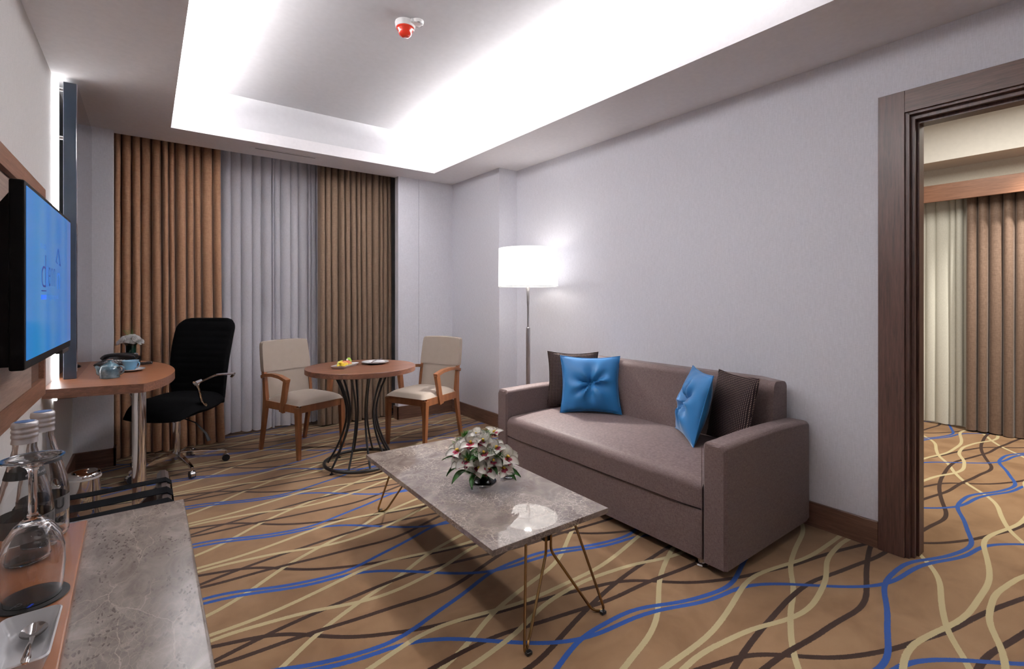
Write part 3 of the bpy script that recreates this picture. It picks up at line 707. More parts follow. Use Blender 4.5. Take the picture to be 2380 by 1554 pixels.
# fruit plate
fp = tag(empty('plate', (1.205, 3.70, ZR), .78), 'white rectangular porcelain platter holding cut fruit on round table', 'plate')
b = NB(); rings = []
def rr(w_, h_, z, r=.01, n=4):
    out = []
    for cx_, cy_, a0_ in ((w_ - r, h_ - r, 0), (-w_ + r, h_ - r, PI / 2), (-w_ + r, -h_ + r, PI), (w_ - r, -h_ + r, 1.5 * PI)):
        for k in range(n + 1): a = a0_ + PI / 2 * k / n; out.append((cx_ + r * math.cos(a), cy_ + r * math.sin(a), z + .008 * (abs(cx_ + r * math.cos(a)) / .12) ** 2 * (1 if z > .004 else 0)))
    return out
loft(b, [rr(.10, .042, 0), rr(.12, .056, .010), rr(.12, .056, .0125), rr(.10, .043, .005)])
obj('dish', b, M_porc, fp)
def fruit(name, bm, mat, loc, rot, label, cat='fruit', grp='cut fruit on the platter'):
    o = tag(obj(name, bm, mat), label, cat, grp); o.matrix_world = fp.matrix_basis @ Matrix.Translation(loc) @ rot; return o
M_pine = plain('pineapple_flesh', (.80, .58, .05), .4); M_mel = plain('melon_flesh', (.62, .66, .16), .4); M_app = plain('apple_slice', (.82, .78, .66), .4)
M_red = plain('red_skin', (.40, .03, .03), .4); M_kiwi = plain('kiwi_flesh', (.36, .55, .06), .4); M_ban = plain('toasted_slice', (.60, .36, .10), .5); M_kd = plain('kiwi_seeds', (.02, .015, .01), .5)
def wedge(r, th, a0_=0, a1_=PI, ri=0):
    n = 14; pts = [(r * math.cos(a0_ + (a1_ - a0_) * i / n), r * math.sin(a0_ + (a1_ - a0_) * i / n)) for i in range(n + 1)]
    if ri: pts += [(ri * math.cos(a1_ - (a1_ - a0_) * i / n), ri * math.sin(a1_ - (a1_ - a0_) * i / n)) for i in range(n + 1)]
    b = prism(NB(), pts, -th / 2, th / 2); bmesh.ops.bevel(b, geom=b.edges[:], offset=th * .12, segments=1, affect='EDGES'); return b
RX, RY, RZ = (lambda a: Matrix.Rotation(a, 4, 'X')), (lambda a: Matrix.Rotation(a, 4, 'Y')), (lambda a: Matrix.Rotation(a, 4, 'Z'))
for i, (x_, y_, z_, a, tl, lb) in enumerate(((-.075, -.005, .016, .3, .15, 'yellow pineapple chunk lying at the left end of the platter'), (-.05, -.025, .020, 1.2, .1, 'yellow pineapple chunk lying at the front of the platter'), (-.03, -.010, .022, 2.2, .2, 'yellow pineapple chunk lying in front of the red rimmed slices'))):
    fruit('pineapple_chunk', wedge(.028, .014, 0, 2.6), M_pine, (x_, y_, z_), RZ(a) @ RX(tl), lb)
fruit('pineapple_wedge', wedge(.036, .014, 0, PI), M_mel, (-.045, .018, .012), RX(PI / 2 - .15) @ RY(.1), 'upright pale green melon half slice at the left of the platter')
fruit('melon_slice', wedge(.037, .012, 0, PI), M_mel, (.0, .025, .012), RX(PI / 2 - .15), 'upright pale green melon half slice behind the red rimmed fruit')
fruit('pineapple_spear', wedge(.030, .012, .3, 2.6), M_pine, (-.055, -.004, .020), RX(1.1) @ RZ(-.2), 'upright yellow pineapple wedge above the chunks')
for k in range(3):
    o = fruit('fruit_slice', wedge(.030, .007, 0, PI), M_ban, (-.008 + .011 * k, -.004 - .006 * k, .016 - .001 * k), RX(PI / 2 - .2) @ RY(-.75) @ RX(-.2), ('leftmost', 'middle', 'rightmost')[k] + ' of the three toasted brown fruit slices with red rim')
    b = wedge(.0325, .0075, 0, PI, .0290); obj('skin', b, M_red, o)
for k in range(2):
    fruit('apple_slice', wedge(.044, .006, .25, 2.9, .012), M_app, (.038 + .014 * k, .006, .010), RZ(.4) @ RX(PI / 2) @ RZ(.0) @ RY(0.1), ('left', 'right')[k] + ' one of the two white upright apple slices beside the kiwi')
o = fruit('kiwi_slice', wedge(.027, .008, 0, 2 * PI), M_kiwi, (.082, .010, .034), RZ(-.2) @ RX(PI / 2 - .2), 'green kiwi slice standing at the right end of the platter', 'fruit')
b = wedge(.010, .0086, 0, 2 * PI, .006); obj('seeds', b, M_kd, o)
pl = tag(empty('plate', (1.455, 3.735, ZR), 0), 'round white dinner plate with napkin and cutlery on round table', 'plate')
b = NB(); lathe(b, [(0, .002), (.050, 0), (.055, .003), (.098, .015), (.105, .0165), (.1045, .0185), (.095, .017), (.056, .007), (0, .006)], 64); obj('dish', b, M_porc, pl)
M_nap = plain('napkin', (.74, .72, .74), .8, bumpy=.1)
nk = obj('napkin', (lambda b: (box(b, -.06, .055, -.04, .04, .0075, .011, .001, 1), box(b, -.058, .053, -.038, .030, .011, .0135, .001, 1), b)[-1])(NB()), M_nap); nk.location = (1.468, 3.728, ZR + .009); nk.rotation_euler = (0, 0, -.2); tag(nk, 'folded white paper napkin lying on the round dinner plate', 'napkin')
def cutlery(kind, loc, rz, label):
    b = NB(); pts = [(-.095, 0, 0), (-.04, 0, .003), (.02, 0, .004), (.05, 0, .002)]
    tube(b, pts, .004, 8, radii=[.0055, .0035, .003, .004], flat=(1, .35))
    if kind == 'fork':
        box(b, .048, .062, -.010, .010, .001, .003)
        for k in range(4): box(b, .06, .095, -.0095 + k * .0055, -.0065 + k * .0055, .001, .0028)
    elif kind == 'knife': loft(b, [[(.045, -.004, .001), (.045, .005, .001), (.045, .005, .003), (.045, -.004, .003)], [(.08, -.008, .001), (.08, .005, .001), (.08, .005, .002), (.08, -.008, .002)], [(.115, .0035, .001), (.115, .005, .001), (.115, .005, .002), (.115, .0035, .002)]])
    o = obj(kind, b, M_chrome); o.location = loc; o.rotation_euler = (0, 0, rz); return tag(o, label, 'cutlery')
cutlery('fork', (1.455, 3.715, ZR + .0245), .85, 'steel fork laid across the napkin on the round plate')
cutlery('knife', (1.485, 3.735, ZR + .0300), .70, 'steel knife laid beside the fork on the round plate')

# ------------------------------------------------------------------ dining chairs (local: front is -Y)
def make_chair(label):
    t = tag(empty('dining_chair'), label, 'chair', 'upholstered armchairs at the round table')
    for sx in (-1, 1):
        x = sx * .205
        b = NB(); polybeam(b, [(x, -.255, 0), (x, -.245, .41)], [.026, .042], [.026, .042]); obj('leg', b, M_oak, t)
        b = NB(); polybeam(b, [(x, .27, 0), (x, .225, .20), (x, .198, .36), (x, .195, .44), (x, .205, .56), (x, .222, .68), (x, .240, .80)], [.024, .026, .028, .028, .026, .024, .022], [.030, .036, .046, .044, .036, .03, .026]); obj('leg', b, M_oak, t)
        b = NB(); polybeam(b, [(x + sx * .004, .235, .615), (x + sx * .006, .17, .634), (x + sx * .006, .08, .642), (x + sx * .004, -.02, .634), (x + sx * .002, -.115, .608)], [.036, .036, .038, .040, .042], .026); ar = obj('armrest', b, M_oak, t)
        b = NB(); polybeam(b, [(x + sx * .012, -.05, .355), (x + sx * .010, -.07, .45), (x + sx * .004, -.098, .603)], [.024, .026, .034], [.050, .044, .040]); obj('arm_support', b, M_oak, ar)
        box(b := NB(), x - .011, x + .011, -.24, .20, .365, .425); obj('side_rail', b, M_oak, t)
    obj('front_rail', bx(-.19, .19, -.262, -.240, .365, .425, .002, 1), M_oak, t)
    obj('rear_rail', bx(-.19, .19, .185, .207, .365, .425, .002, 1), M_oak, t)
    b = NB(); n = 20; top = []; 
    def sp(u, v, s_):
        x = u * .215 * (1 - .03 * (v + 1) / 2 * 1.5); y = -.272 + (v + 1) / 2 * .455
        e = (max(0, 1 - u ** 6) ** .6) * (max(0, 1 - v ** 6) ** .6)
        return (x * (1 - .012 * (1 - e)), y, (.424 + .050 * e + .008 * (1 - u * u) * (1 - v * v)) if s_ else .424)
    for s_ in (0, 1):
        g = [[b.verts.new(sp(-1 + 2 * i / n, -1 + 2 * j / n, s_)) for i in range(n + 1)] for j in range(n + 1)]
        for j in range(n):
            for i in range(n): b.faces.new((g[j][i], g[j][i + 1], g[j + 1][i + 1], g[j + 1][i]))
    bmesh.ops.remove_doubles(b, verts=b.verts, dist=1e-5); obj('seat', b, M_chairvel, t, 60)
    def by(z): return .175 + (.0 if z < .44 else (z - .44) * .155)
    def backring(z, hw, y0, y1, r=.012):
        out = []; n_ = 8
        for i in range(n_ + 1): u = -1 + 2 * i / n_; out.append((u * hw, y0 + .010 * (1 - u * u) + (r * .5 if abs(u) == 1 else 0), z))
        for i in range(n_ + 1): u = 1 - 2 * i / n_; out.append((u * hw, y1 + .010 * (1 - u * u) - (r * .5 if abs(u) == 1 else 0), z))
        return out
    b = NB(); zs = [.44, .455, .55, .65, .66]; loft(b, [backring(z, .188, by(z) - .008, by(z) + .032) for z in zs])
    zs = [.655, .66, .70, .80, .86, .888, .900, .905]; hw = [.214, .218, .219, .216, .213, .208, .199, .185]
    loft(b, [[(p[0], p[1], p[2] + (.008 * (1 - (p[0] / .22) ** 2) if z > .85 else 0)) for p in backring(z, h_, by(z) - .014 + (.012 if z > .903 else 0), by(z) + .044 - (.012 if z > .903 else 0))] for z, h_ in zip(zs, hw)])
    obj('backrest', b, M_chairvel, t, 50)
    return t
ch = make_chair('taupe velvet wooden armchair left of the round table by voile')
ch.location = (1.056, 4.345, 0); ch.rotation_euler = (0, 0, math.atan2(.19, .505))
c2 = copy_tree(ch); c2['label'] = 'taupe velvet wooden armchair right of the round table near the corner'
c2.location = (2.000, 3.945, 0); c2.rotation_euler = (0, 0, -math.atan2(.913, .406))

# ------------------------------------------------------------------ office chair (front is -Y)
oc = tag(empty('office_chair', (.180, 4.395, 0), math.radians(-43)), 'black high back office chair with chrome arms and star base', 'chair')
b = NB(); n = 24
def sc(u, v, s_):
    e = (max(0, 1 - abs(u) ** 5) ** .5) * (max(0, 1 - abs(v) ** 5) ** .5)
    uu, vv = u * math.sqrt(1 - .36 * v * v), v * math.sqrt(1 - .36 * u * u); x = uu * .275; y = vv * .28
    dz = -.045 * max(0, (-v - .35)) ** 2 / .42 + .02 * max(0, v)
    return (x, y, .46 + dz + (.075 * e if s_ else -.035 * e))
for s_ in (0, 1):
    g = [[b.verts.new(sc(-1 + 2 * i / n, -1 + 2 * j / n, s_)) for i in range(n + 1)] for j in range(n + 1)]
    for j in range(n):
        for i in range(n): b.faces.new((g[j][i], g[j][i + 1], g[j + 1][i + 1], g[j + 1][i]))
bmesh.ops.remove_doubles(b, verts=b.verts, dist=1e-4); obj('seat', b, M_black, oc, 70)
b = NB(); nz = 60; rings = []
for i in range(nz + 1):
    t_ = i / nz; z = .45 + .66 * t_
    hw = (.215 + .035 * math.sin(PI * min(1, t_ * 1.05) * .62)) * (1 if t_ < .86 else math.sqrt(max(.0, 1 - ((t_ - .86) / .14) ** 2)) * .38 + .62)
    yc = .225 + .13 * t_ - .035 * math.sin(PI * t_) + .02 * (1 - t_) ; th = .036 * (1 if t_ < .95 else .75) * (1 if t_ > .05 else .8)
    rib = .0035 * abs(math.sin(t_ * PI * 13)) if .1 < t_ < .95 else 0
    ring = []; m = 24
    for k in range(m):
        a = 2 * PI * k / m; cx_ = math.copysign(abs(math.cos(a)) ** .55, math.cos(a)); sy_ = math.copysign(abs(math.sin(a)) ** .6, math.sin(a))
        x = hw * cx_; y = yc + (th + (rib if sy_ < 0 else 0)) * sy_ - .035 * (x / .25) ** 2
        ring.append((x, y, z))
    rings.append(ring)
loft(b, rings); obj('backrest', b, M_black, oc, 70)
for sx in (-1, 1):
    b = NB(); x = sx * .275
    tube(b, fillet([(sx * .235, .285, .645), (x, .265, .675), (x, .05, .695), (x, -.135, .665), (x, -.115, .60), (sx * .262, -.075, .52), (sx * .25, -.04, .495)], .03, 5), .0125, 10, flat=(1, .75))
    obj('armrest', b, M_chrome, oc)
    b = NB(); tube(b, [(x, -.142, .655), (x, -.155, .668), (x, -.10, .678)], .015, 10, radii=[.012, .017, .013]); obj('arm_knuckle', b, M_chrome, oc)
    b = NB(); tube(b, [(sx * .262, -.04, .488), (sx * .25, -.03, .492)], .014, 10); obj('arm_knuckle', b, M_chrome, oc)
obj('mechanism', bx(-.08, .08, -.13, .12, .375, .43, .012), M_blkplastic, oc)
b = NB(); tube(b, [(.06, -.03, .39), (.16, -.01, .35), (.235, .0, .27), (.262, .0, .215)], .006, 8, radii=[.006, .006, .010, .018], flat=(1, .6)); obj('lever', b, M_blkplastic, oc)
b = NB(); lathe(b, [(0, .375), (.028, .375), (.028, .350), (.025, .345), (.025, .12), (.034, .11), (.034, .075), (.022, .060), (0, .06)], 28); obj('column', b, M_chrome, oc)
for k in range(5):
    a = math.radians(-4 + 72 * k + 43); ca, sa = math.cos(a), math.sin(a)
    b = NB(); polybeam(b, [(.02 * ca, .02 * sa, .108), (.15 * ca, .15 * sa, .102), (.31 * ca, .31 * sa, .078), (.325 * ca, .325 * sa, .072)], [.040, .032, .022, .018], [.036, .026, .020, .016], side=(-sa, ca, 0))
    bmesh.ops.bevel(b, geom=b.edges[:], offset=.004, segments=2, affect='EDGES'); lg = obj('base_leg', b, M_chrome, oc, 50)
    b = NB(); tube(b, [(.318 * ca, .318 * sa, .078), (.318 * ca, .318 * sa, .048)], .007, 8); tube(b, [(.318 * ca + .012 * sa, .318 * sa - .012 * ca, .028), (.318 * ca - .012 * sa, .318 * sa + .012 * ca, .028)], .0275, 20); cs = obj('caster', b, M_chrome, lg)
    b = NB(); tube(b, [(.318 * ca + .017 * sa, .318 * sa - .017 * ca, .028), (.318 * ca - .017 * sa, .318 * sa + .017 * ca, .028)], .0262, 20); obj('wheel', b, M_blkplastic, oc)

# ------------------------------------------------------------------ desk
ZD = .80
dk = tag(empty('desk', (-.15, 4.0, 0)), 'wall mounted wooden desk with rounded end on one chrome leg', 'desk')
out = [(-.428, 3.441), (-.012, 3.354)]
bez = [(-.012, 3.354), (.085, 3.50), (.150, 3.78), (.150, 4.05), (.105, 4.33), (-.01, 4.58), (-.15, 4.755)]
out += [tuple(p[:2]) for p in chaikin([(x, y, 0) for x, y in bez], 3)[1:]]
out.append((-.428, 4.755))
po = [(x + .15, y - 4.0) for x, y in out]
b = prism(NB(), po, ZD - .0485, ZD); obj('desktop', b, M_desk, dk, 30)
b = NB()                                             # edge banding
ring_o = [(x, y) for x, y in po[:-1]]
def band(b, pts, z0, z1, off=.0012):
    A = []; B = []
    for i, (x, y) in enumerate(pts):
        a_ = pts[max(i - 1, 0)]; c_ = pts[min(i + 1, len(pts) - 1)]; d = Vector((c_[0] - a_[0], c_[1] - a_[1])).normalized(); nx, ny = d.y, -d.x
        A.append((x + nx * off, y + ny * off)); B.append((x - nx * off, y - ny * off))
    for i in range(len(pts) - 1):
        q = [A[i], A[i + 1], B[i + 1], B[i]]; lo = [b.verts.new((*p, z0)) for p in q]; hi = [b.verts.new((*p, z1)) for p in q]
        b.faces.new(lo[::-1]); b.faces.new(hi)
        for k in range(4): b.faces.new((lo[k], lo[(k + 1) % 4], hi[(k + 1) % 4], hi[k]))
band(b, ring_o, ZD - .049, ZD - .0005); obj('edge_banding', b, M_deskedge, dk, 30)
b = NB(); lathe(b, [(0, 0), (.040, 0), (.040, .012), (.034, .016), (.034, ZD - .0485), (0, ZD - .0485)], 40, .117, -.475); obj('leg', b, M_chrome, dk)
obj('bracket', bx(-.235, -.155, -.42, -.30, ZD - .078, ZD - .0485, .003), M_deskedge, dk)

# blue lacquer partition with the light strip behind it
pn = tag(empty('partition_panel', (-.355, 4.28, ZD)), 'tall blue grey lacquered partition panel standing on desk by left wall', 'panel')
obj('panel_body', bx(-.029, .029, -.48, .475, 0, 1.725, .002, 1), M_mirrorblue, pn)
obj('mirror', bx(.029, .032, -.478, .475, 0, 1.725), M_mirror, pn)
for z in (.32, .85, 1.40, 1.68):
    b = NB(); tube(b, [(-.029, -.46, z), (-.045, -.46, z)], .012, 14); obj('standoff', b, M_steel, pn)
M_led = emis('led_diffuser', (1, .99, 1), 9.0)
ls = tag(obj('light_strip', bx(-.4295, -.404, 3.812, 3.826, ZD + .001, 2.545), M_led), 'glowing white vertical light strip between left wall and blue panel', 'light')
ls2 = tag(obj('light_strip', bx(-.4295, -.412, 3.812, 3.826, .68, .748), M_led), 'glowing white light strip end showing just under the desktop', 'light')

# ------------------------------------------------------------------ television and its wall panel
wp = tag(empty('wall_panel', (-.43, 2.0, 1.3)), 'framed wood veneer wall panel mounted behind the television', 'panel')
def wl(x0, x1, y0, y1, z0, z1, bv=.001): return bx(x0 + .43, x1 + .43, y0 - 2.0, y1 - 2.0, z0 - 1.3, z1 - 1.3, bv, 1)
obj('backing', wl(-.429, -.412, .95, 3.22, .83, 1.78), M_doorwoodh, wp)
b = NB()
for (y0, y1, z0_, z1_) in ((.95, 3.26, 1.725, 1.80), (.95, 3.26, .805, .885), (3.225, 3.26, .885, 1.725)): box(b, -.429 + .43, -.392 + .43, y0 - 2, y1 - 2, z0_ - 1.3, z1_ - 1.3, .001, 1)
obj('frame', b, M_panel, wp)
obj('inner_panel', wl(-.412, -.385, .95, 2.84, .895, 1.69), M_panell, wp)
tv = empty('television', (-.238, 2.107, 1.3285), -.016); tag(tv, 'flat screen television with blue screen mounted on left wall', 'television')
TW, TH = .392, .2415
b = bx(-.030, 0, -TW, TW, -TH, TH, .005); obj('bezel', b, M_tvplastic, tv)
b = NB(); loft(b, [[(-.028, -TW + .01, -TH + .01), (-.028, TW - .03, -TH + .01), (-.028, TW - .03, TH - .04), (-.028, -TW + .01, TH - .03)], [(-.062, -TW + .012, -TH + .010), (-.062, TW - .12, -TH + .03), (-.062, TW - .12, TH - .12), (-.062, -TW + .014, TH - .085)], [(-.115, -TW + .018, -TH + .016), (-.115, TW - .25, -TH + .06), (-.115, TW - .25, TH - .2), (-.115, -TW + .018, TH - .15)]])
obj('housing', b, M_tvplastic, tv)
obj('wall_mount', bx(-.150, -.095, -.12, .12, -.12, .12, .003), M_blkmetal, tv)
ms = bpy.data.materials.new('tv_screen'); ms.use_nodes = True; nts = ms.node_tree; bs = nts.nodes['Principled BSDF']
tc = N(nts, 'ShaderNodeTexCoord'); spx = N(nts, 'ShaderNodeSeparateXYZ'); nts.links.new(tc.outputs['Object'], spx.inputs[0])
un = mathn(nts, 'ADD', mathn(nts, 'DIVIDE', spx.outputs[1], 2 * TW), .5)
cc = ramp(nts, un, [(0, (.040, .22, .60)), (.17, (.018, .23, .56)), (.30, (.055, .25, .56)), (.40, (.018, .20, .58)), (.50, (.055, .23, .52)), (.66, (.014, .18, .54)), (.76, (.055, .22, .52)), (.86, (.016, .18, .52)), (.90, (.070, .19, .47)), (1., (.062, .17, .50))])
nts.links.new(cc, bs.inputs['Emission Color']); bs.inputs['Emission Strength'].default_value = .62; bs.inputs['Base Color'].default_value = (.01, .01, .012, 1); bs.inputs['Roughness'].default_value = .12; bs.inputs['Specular IOR Level'].default_value = .15
obj('screen', bx(.0003, .0012, -TW + .012, TW - .010, -TH + .024, TH - .013), ms, tv)
M_navy = emis('screen_navy', (.008, .012, .13), .6); M_navy2 = emis('screen_faint_blue', (.02, .075, .33), .6); M_royal = emis('screen_royal_blue', (.01, .10, .75), .7)
def scr_text(body, yc, zc, w_, h_, mat, name='lettering'):
    me = text_mesh(body, 1.0, thin=True); xs = [v.co.x for v in me.vertices]; ys = [v.co.y for v in me.vertices]
    cx_, cy_ = (min(xs) + max(xs)) / 2, (min(ys) + max(ys)) / 2; kx, ky = w_ / (max(xs) - min(xs)), h_ / (max(ys) - min(ys))
    for v in me.vertices: v.co = Vector((.0019, yc - 2.107 + (v.co.x - cx_) * kx, zc - 1.3285 + (v.co.y - cy_) * ky))
    return link(name, me, mat, tv)
scr_text('d', 1.951, 1.350, .066, .095, M_navy); scr_text('ı', 2.005, 1.335, .012, .060, M_navy2); scr_text('enn', 2.085, 1.336, .115, .058, M_navy); scr_text('n', 2.215, 1.328, .05, .055, M_navy2)
scr_text('IN IRI', 1.951, 1.421, .08, .016, M_navy2)
def stroke(p, q, name='emblem'):
    b = NB(); beam(b, (.0018, p[0] - 2.107, p[1] - 1.3285), (.0018, q[0] - 2.107, q[1] - 1.3285), .0006, .003, side=(1, 0, 0)); obj(name, b, M_navy, tv, 0)
for p_, q_ in (((2.165, 1.390), (2.205, 1.435)), ((2.205, 1.435), (2.250, 1.380)), ((2.165, 1.390), (2.195, 1.385)), ((2.225, 1.385), (2.252, 1.380))): stroke(p_, q_)
obj('underline', bx(.0014, .0019, 1.918 - 2.107, 1.992 - 2.107, 1.2905 - 1.3285, 1.2935 - 1.3285), M_navy, tv)
obj('colour_block', bx(.0014, .0019, 1.918 - 2.107, 1.992 - 2.107, 1.267 - 1.3285, 1.280 - 1.3285), M_royal, tv)
scr_text('Song bergünel', 2.105, 1.274, .21, .022, M_navy2)
b = bx(-.02, .002, .20, .33, -TH - .012, -TH + .002, .003); obj('sensor_box', b, M_blkplastic, tv)

# ------------------------------------------------------------------ minibar counter
ZC = .885
mc = tag(empty('minibar_counter', (-.19, .62, 0)), 'grey brown marble topped counter in the near left corner', 'counter')
obj('worktop', bx(-.428 + .19, .058 + .19, .1 - .62, 1.125 - .62, ZC - .028, ZC, .004, 3), M_counter, mc, 40)
obj('cabinet', bx(-.428 + .19, .012 + .19, .12 - .62, 1.085 - .62, 0, ZC - .028, .002, 1), M_panel, mc)
tr = obj('serving_tray', bx(-.145, .145, -.33, .33, 0, .012, .003, 2), M_tray); tr.location = (-.217, .752, ZC); tr.rotation_euler = (0, 0, .02); tag(tr, 'flat brown wooden serving tray on the marble counter', 'tray')
ZB = ZC + .0125
M_lblk = plain('label_black', (.012, .012, .013), .45); M_lgrey = plain('label_grey', (.10, .095, .095), .5); M_lwhite = plain('label_print', (.6, .6, .62), .5)
def wrap_text(body, size, r, z, ang, mat, parent, name='label_text', bold=False):
    me = text_mesh(body, size, bold)
    for v in me.vertices:
        a = ang + v.co.x / r; v.co = Vector((r * math.cos(a), r * math.sin(a), z + v.co.y))
    return link(name, me, mat, parent)
def bottle(loc, label, face):
    t = tag(empty('water_bottle', loc), label, 'bottle', 'glass water bottles on the tray')
    b = NB(); lathe(b, [(0, .004), (.022, .0), (.029, .002), (.031, .008), (.031, .070), (.0285, .090), (.0215, .120), (.0155, .146), (.0128, .158), (.0125, .172), (.0135, .173), (.0135, .178), (.0122, .179), (.0108, .178), (.0105, .158), (.0132, .145), (.0192, .119), (.0262, .089), (.0287, .069), (.0287, .010), (.026, .0055), (0, .0065)], 40); obj('glass_body', b, M_water, t, 60)
    b = NB(); pr = [(0, .196), (.0125, .196), (.0140, .1945)]
    for k in range(3):
        z = .190 - k * .007; pr += [(.0143, z + .002), (.0146, z), (.0143, z - .002), (.0136, z - .0035)]
    pr += [(.0144, .168), (.0146, .166), (.0125, .1655), (0, .1655)]
    lathe(b, [(r, z) for r, z in pr], 36); cp = obj('cap', b, M_alu, t, 50)
    b = NB(); lathe(b, [(0, .1962), (.0105, .1962), (.0105, .1965), (0, .1965)], 28); obj('cap_print', b, plain('cap_blue_print', (.10, .17, .36), .45), cp)
    b = NB(); lathe(b, [(.0193, .1290), (.0196, .129), (.0225, .118), (.0222, .118)], 40); obj('neck_label', b, M_lblk, t, 0)
    wrap_text('exclusive', .0095, .0214, .1235, face, M_lwhite, t)
    b = NB(); lathe(b, [(.0311, .040), (.0313, .040), (.0313, .064), (.0311, .064)], 40); obj('body_label', b, M_lgrey, t, 0)
    wrap_text('SU', .022, .0318, .053, face, M_lblk, t, bold=True); wrap_text('Doğal', .011, .0315, .031, face, M_lblk, t)
    return t
bottle((-.129, 1.045, ZB), 'clear glass water bottle with metal cap, farther of the two', -.95)
bottle((-.139, .975, ZB), 'clear glass water bottle with metal cap, nearer one behind wine glass', -.6)
cst = tag(empty('coaster', (-.1125, .838, ZB)), 'round black printed coaster beneath the upturned wine glass', 'coaster')
b = NB(); lathe(b, [(0, 0), (.0345, 0), (.0345, .0015), (0, .0015)], 48); obj('disc', b, M_lblk, cst, 30)
def flat_text(body, size, loc, rz, mat, parent):
    me = text_mesh(body, size); o = link('print', me, mat, parent); o.location = loc; o.rotation_euler = (0, 0, rz); return o
flat_text('d', .016, (-.0115, -.0125, .0018), PI - .62, M_lwhite, cst)
o = obj('print', bx(-.0008, .0008, -.004, .004, 0, .0003), M_porc, cst); o.location = (-.0030, -.0185, .0016); o.rotation_euler = (0, 0, -.45)
o = obj('print', bx(-.0012, .0012, -.004, .004, 0, .0003), emis('print_blue_glow', (.01, .05, .5), .3), cst); o.location = (.0008, -.0210, .0016); o.rotation_euler = (0, 0, -.45)  # blue printed bar, given a faint glow of its own
wg = tag(empty('wine_glass', (-.1125, .838, ZB + .0018)), 'stemmed wine glass standing upside down on black coaster', 'glass')
b = NB()
outer = [(.0268, 0), (.0290, .018), (.0305, .038), (.0300, .058), (.0262, .076), (.018, .090), (.009, .098), (.0048, .104), (.0040, .130), (.0042, .155), (.0065, .161), (.012, .1655), (.022, .1700), (.0300, .1718)]
inner = [(.0304, .1728), (.0297, .1735), (.022, .1718), (.012, .1680), (.004, .1655), (0, .1650)]
lathe(b, [(0, .092), (.010, .0905), (.017, .085), (.0245, .073), (.0288, .056), (.0293, .038), (.0278, .018), (.0258, .0005)] + outer + inner, 56); obj('bowl_and_stem', b, M_winegl, wg, 60)
ds = tag(empty('sugar_dish', (-.101, .700, ZB), .0), 'small rectangular white porcelain dish at the front of tray', 'dish')
def rq(w_, h_, z, r=.008, n=5):
    out_ = []
    for cx_, cy_, a0_ in ((w_ - r, h_ - r, 0), (-w_ + r, h_ - r, PI / 2), (-w_ + r, -h_ + r, PI), (w_ - r, -h_ + r, 1.5 * PI)):
        for k in range(n + 1): a = a0_ + PI / 2 * k / n; out_.append((cx_ + r * math.cos(a), cy_ + r * math.sin(a), z))
    return out_
loft(b := NB(), [rq(.017, .042, 0), rq(.021, .047, .012), rq(.0255, .052, .024), rq(.0240, .0505, .0252), rq(.0190, .045, .012), rq(.014, .040, .004)]); obj('dish_body', b, M_porc, ds, 60)
sn = tag(empty('teaspoon', (-.096, .712, ZB + .008)), 'polished steel teaspoon resting in the white porcelain dish', 'spoon')
b = NB(); g = []
for i in range(13):
    t_ = i / 12; wd = .0115 * math.sin(PI * (t_ * .94 + .03)) ** .6; row = []
    for j in range(-4, 5): s_ = j / 4; row.append(b.verts.new((s_ * wd, .034 * t_, .006 - .0055 * math.sin(PI * t_) * (1 - s_ * s_))))
    g.append(row)
for A, B in zip(g, g[1:]):
    for i in range(8): b.faces.new((A[i], A[i + 1], B[i + 1], B[i]))
bmesh.ops.solidify(b, geom=b.faces[:], thickness=.0009); o = obj('spoon_bowl', b, M_chrome, sn, 60)
b = NB(); tube(b, [(0, .002, .0065), (0, -.008, .0085), (0, -.035, .0165), (0, -.060, .0185), (0, -.066, .0175)], .002, 8, radii=[.0024, .0020, .0022, .0038, .0025], flat=(1, .45)); obj('handle', b, M_chrome, sn, 60)
sn.rotation_euler = (0, 0, .06)

# ------------------------------------------------------------------ luggage rack and bin
lr = tag(empty('luggage_rack', (-.175, 2.28, 0)), 'folding dark wood luggage rack with black straps behind counter', 'luggage rack')
M_rack = wood('rack_wood', (.014, .007, .005), (.035, .017, .012), 'y', .5, 1.5, .0)
M_strap = plain('black_webbing', (.005, .005, .006), .95, bumpy=.3, bscale=900, spec=.05)
for sx in (-1, 1):
    b = NB(); xr = sx * .232
    loft(b, [[(xr - .024, y, .46), (xr + .024, y, .46), (xr + .020, y, .505), (xr + .008, y, .517), (xr - .008, y, .517), (xr - .020, y, .505)] for y in (-.34, .34)]); obj('rail', b, M_rack, lr, 0)
    for yy in (-.26, .26):
        b = NB(); beam(b, (sx * .232, yy + sx * .013, .47), (-sx * .20, yy + sx * .013, 0.0), .022, .036, side=(0, 1, 0)); obj('leg', b, M_rack, lr, 0)
    b = NB(); beam(b, (-sx * .17, -.26, .05), (-sx * .17, .26, .05), .02, .02); obj('stretcher', b, M_rack, lr, 0)
b = NB(); tube(b, [(.2565, -.34, .485), (.2565, .34, .485)], .0016, 6); obj('metal_trim', b, M_bronze, lr)
for yy, sw in ((-.25, .08), (-.085, .075), (.05, .075), (.185, .055)):
    b = NB(); pts = [(-.262, 0, .455), (-.258, 0, .505), (-.240, 0, .521), (0, 0, .516), (.240, 0, .521), (.258, 0, .505), (.262, 0, .455)]
    polybeam(b, [(x, yy, z) for x, _, z in pts], sw, .0024, side=(0, 1, 0)); obj('strap', b, M_strap, lr, 0)
wb = tag(empty('waste_bin', (-.285, 3.675, 0)), 'round chrome waste bin beneath the wooden desk', 'bin')
b = NB(); lathe(b, [(0, 0), (.074, 0), (.076, .003), (.076, .246), (0, .246)], 56); obj('body', b, M_chrome, wb)
b = NB(); lathe(b, [(.076, .246), (.080, .247), (.080, .256), (.076, .257)], 56, closed=True); obj('rim_band', b, M_white, wb)
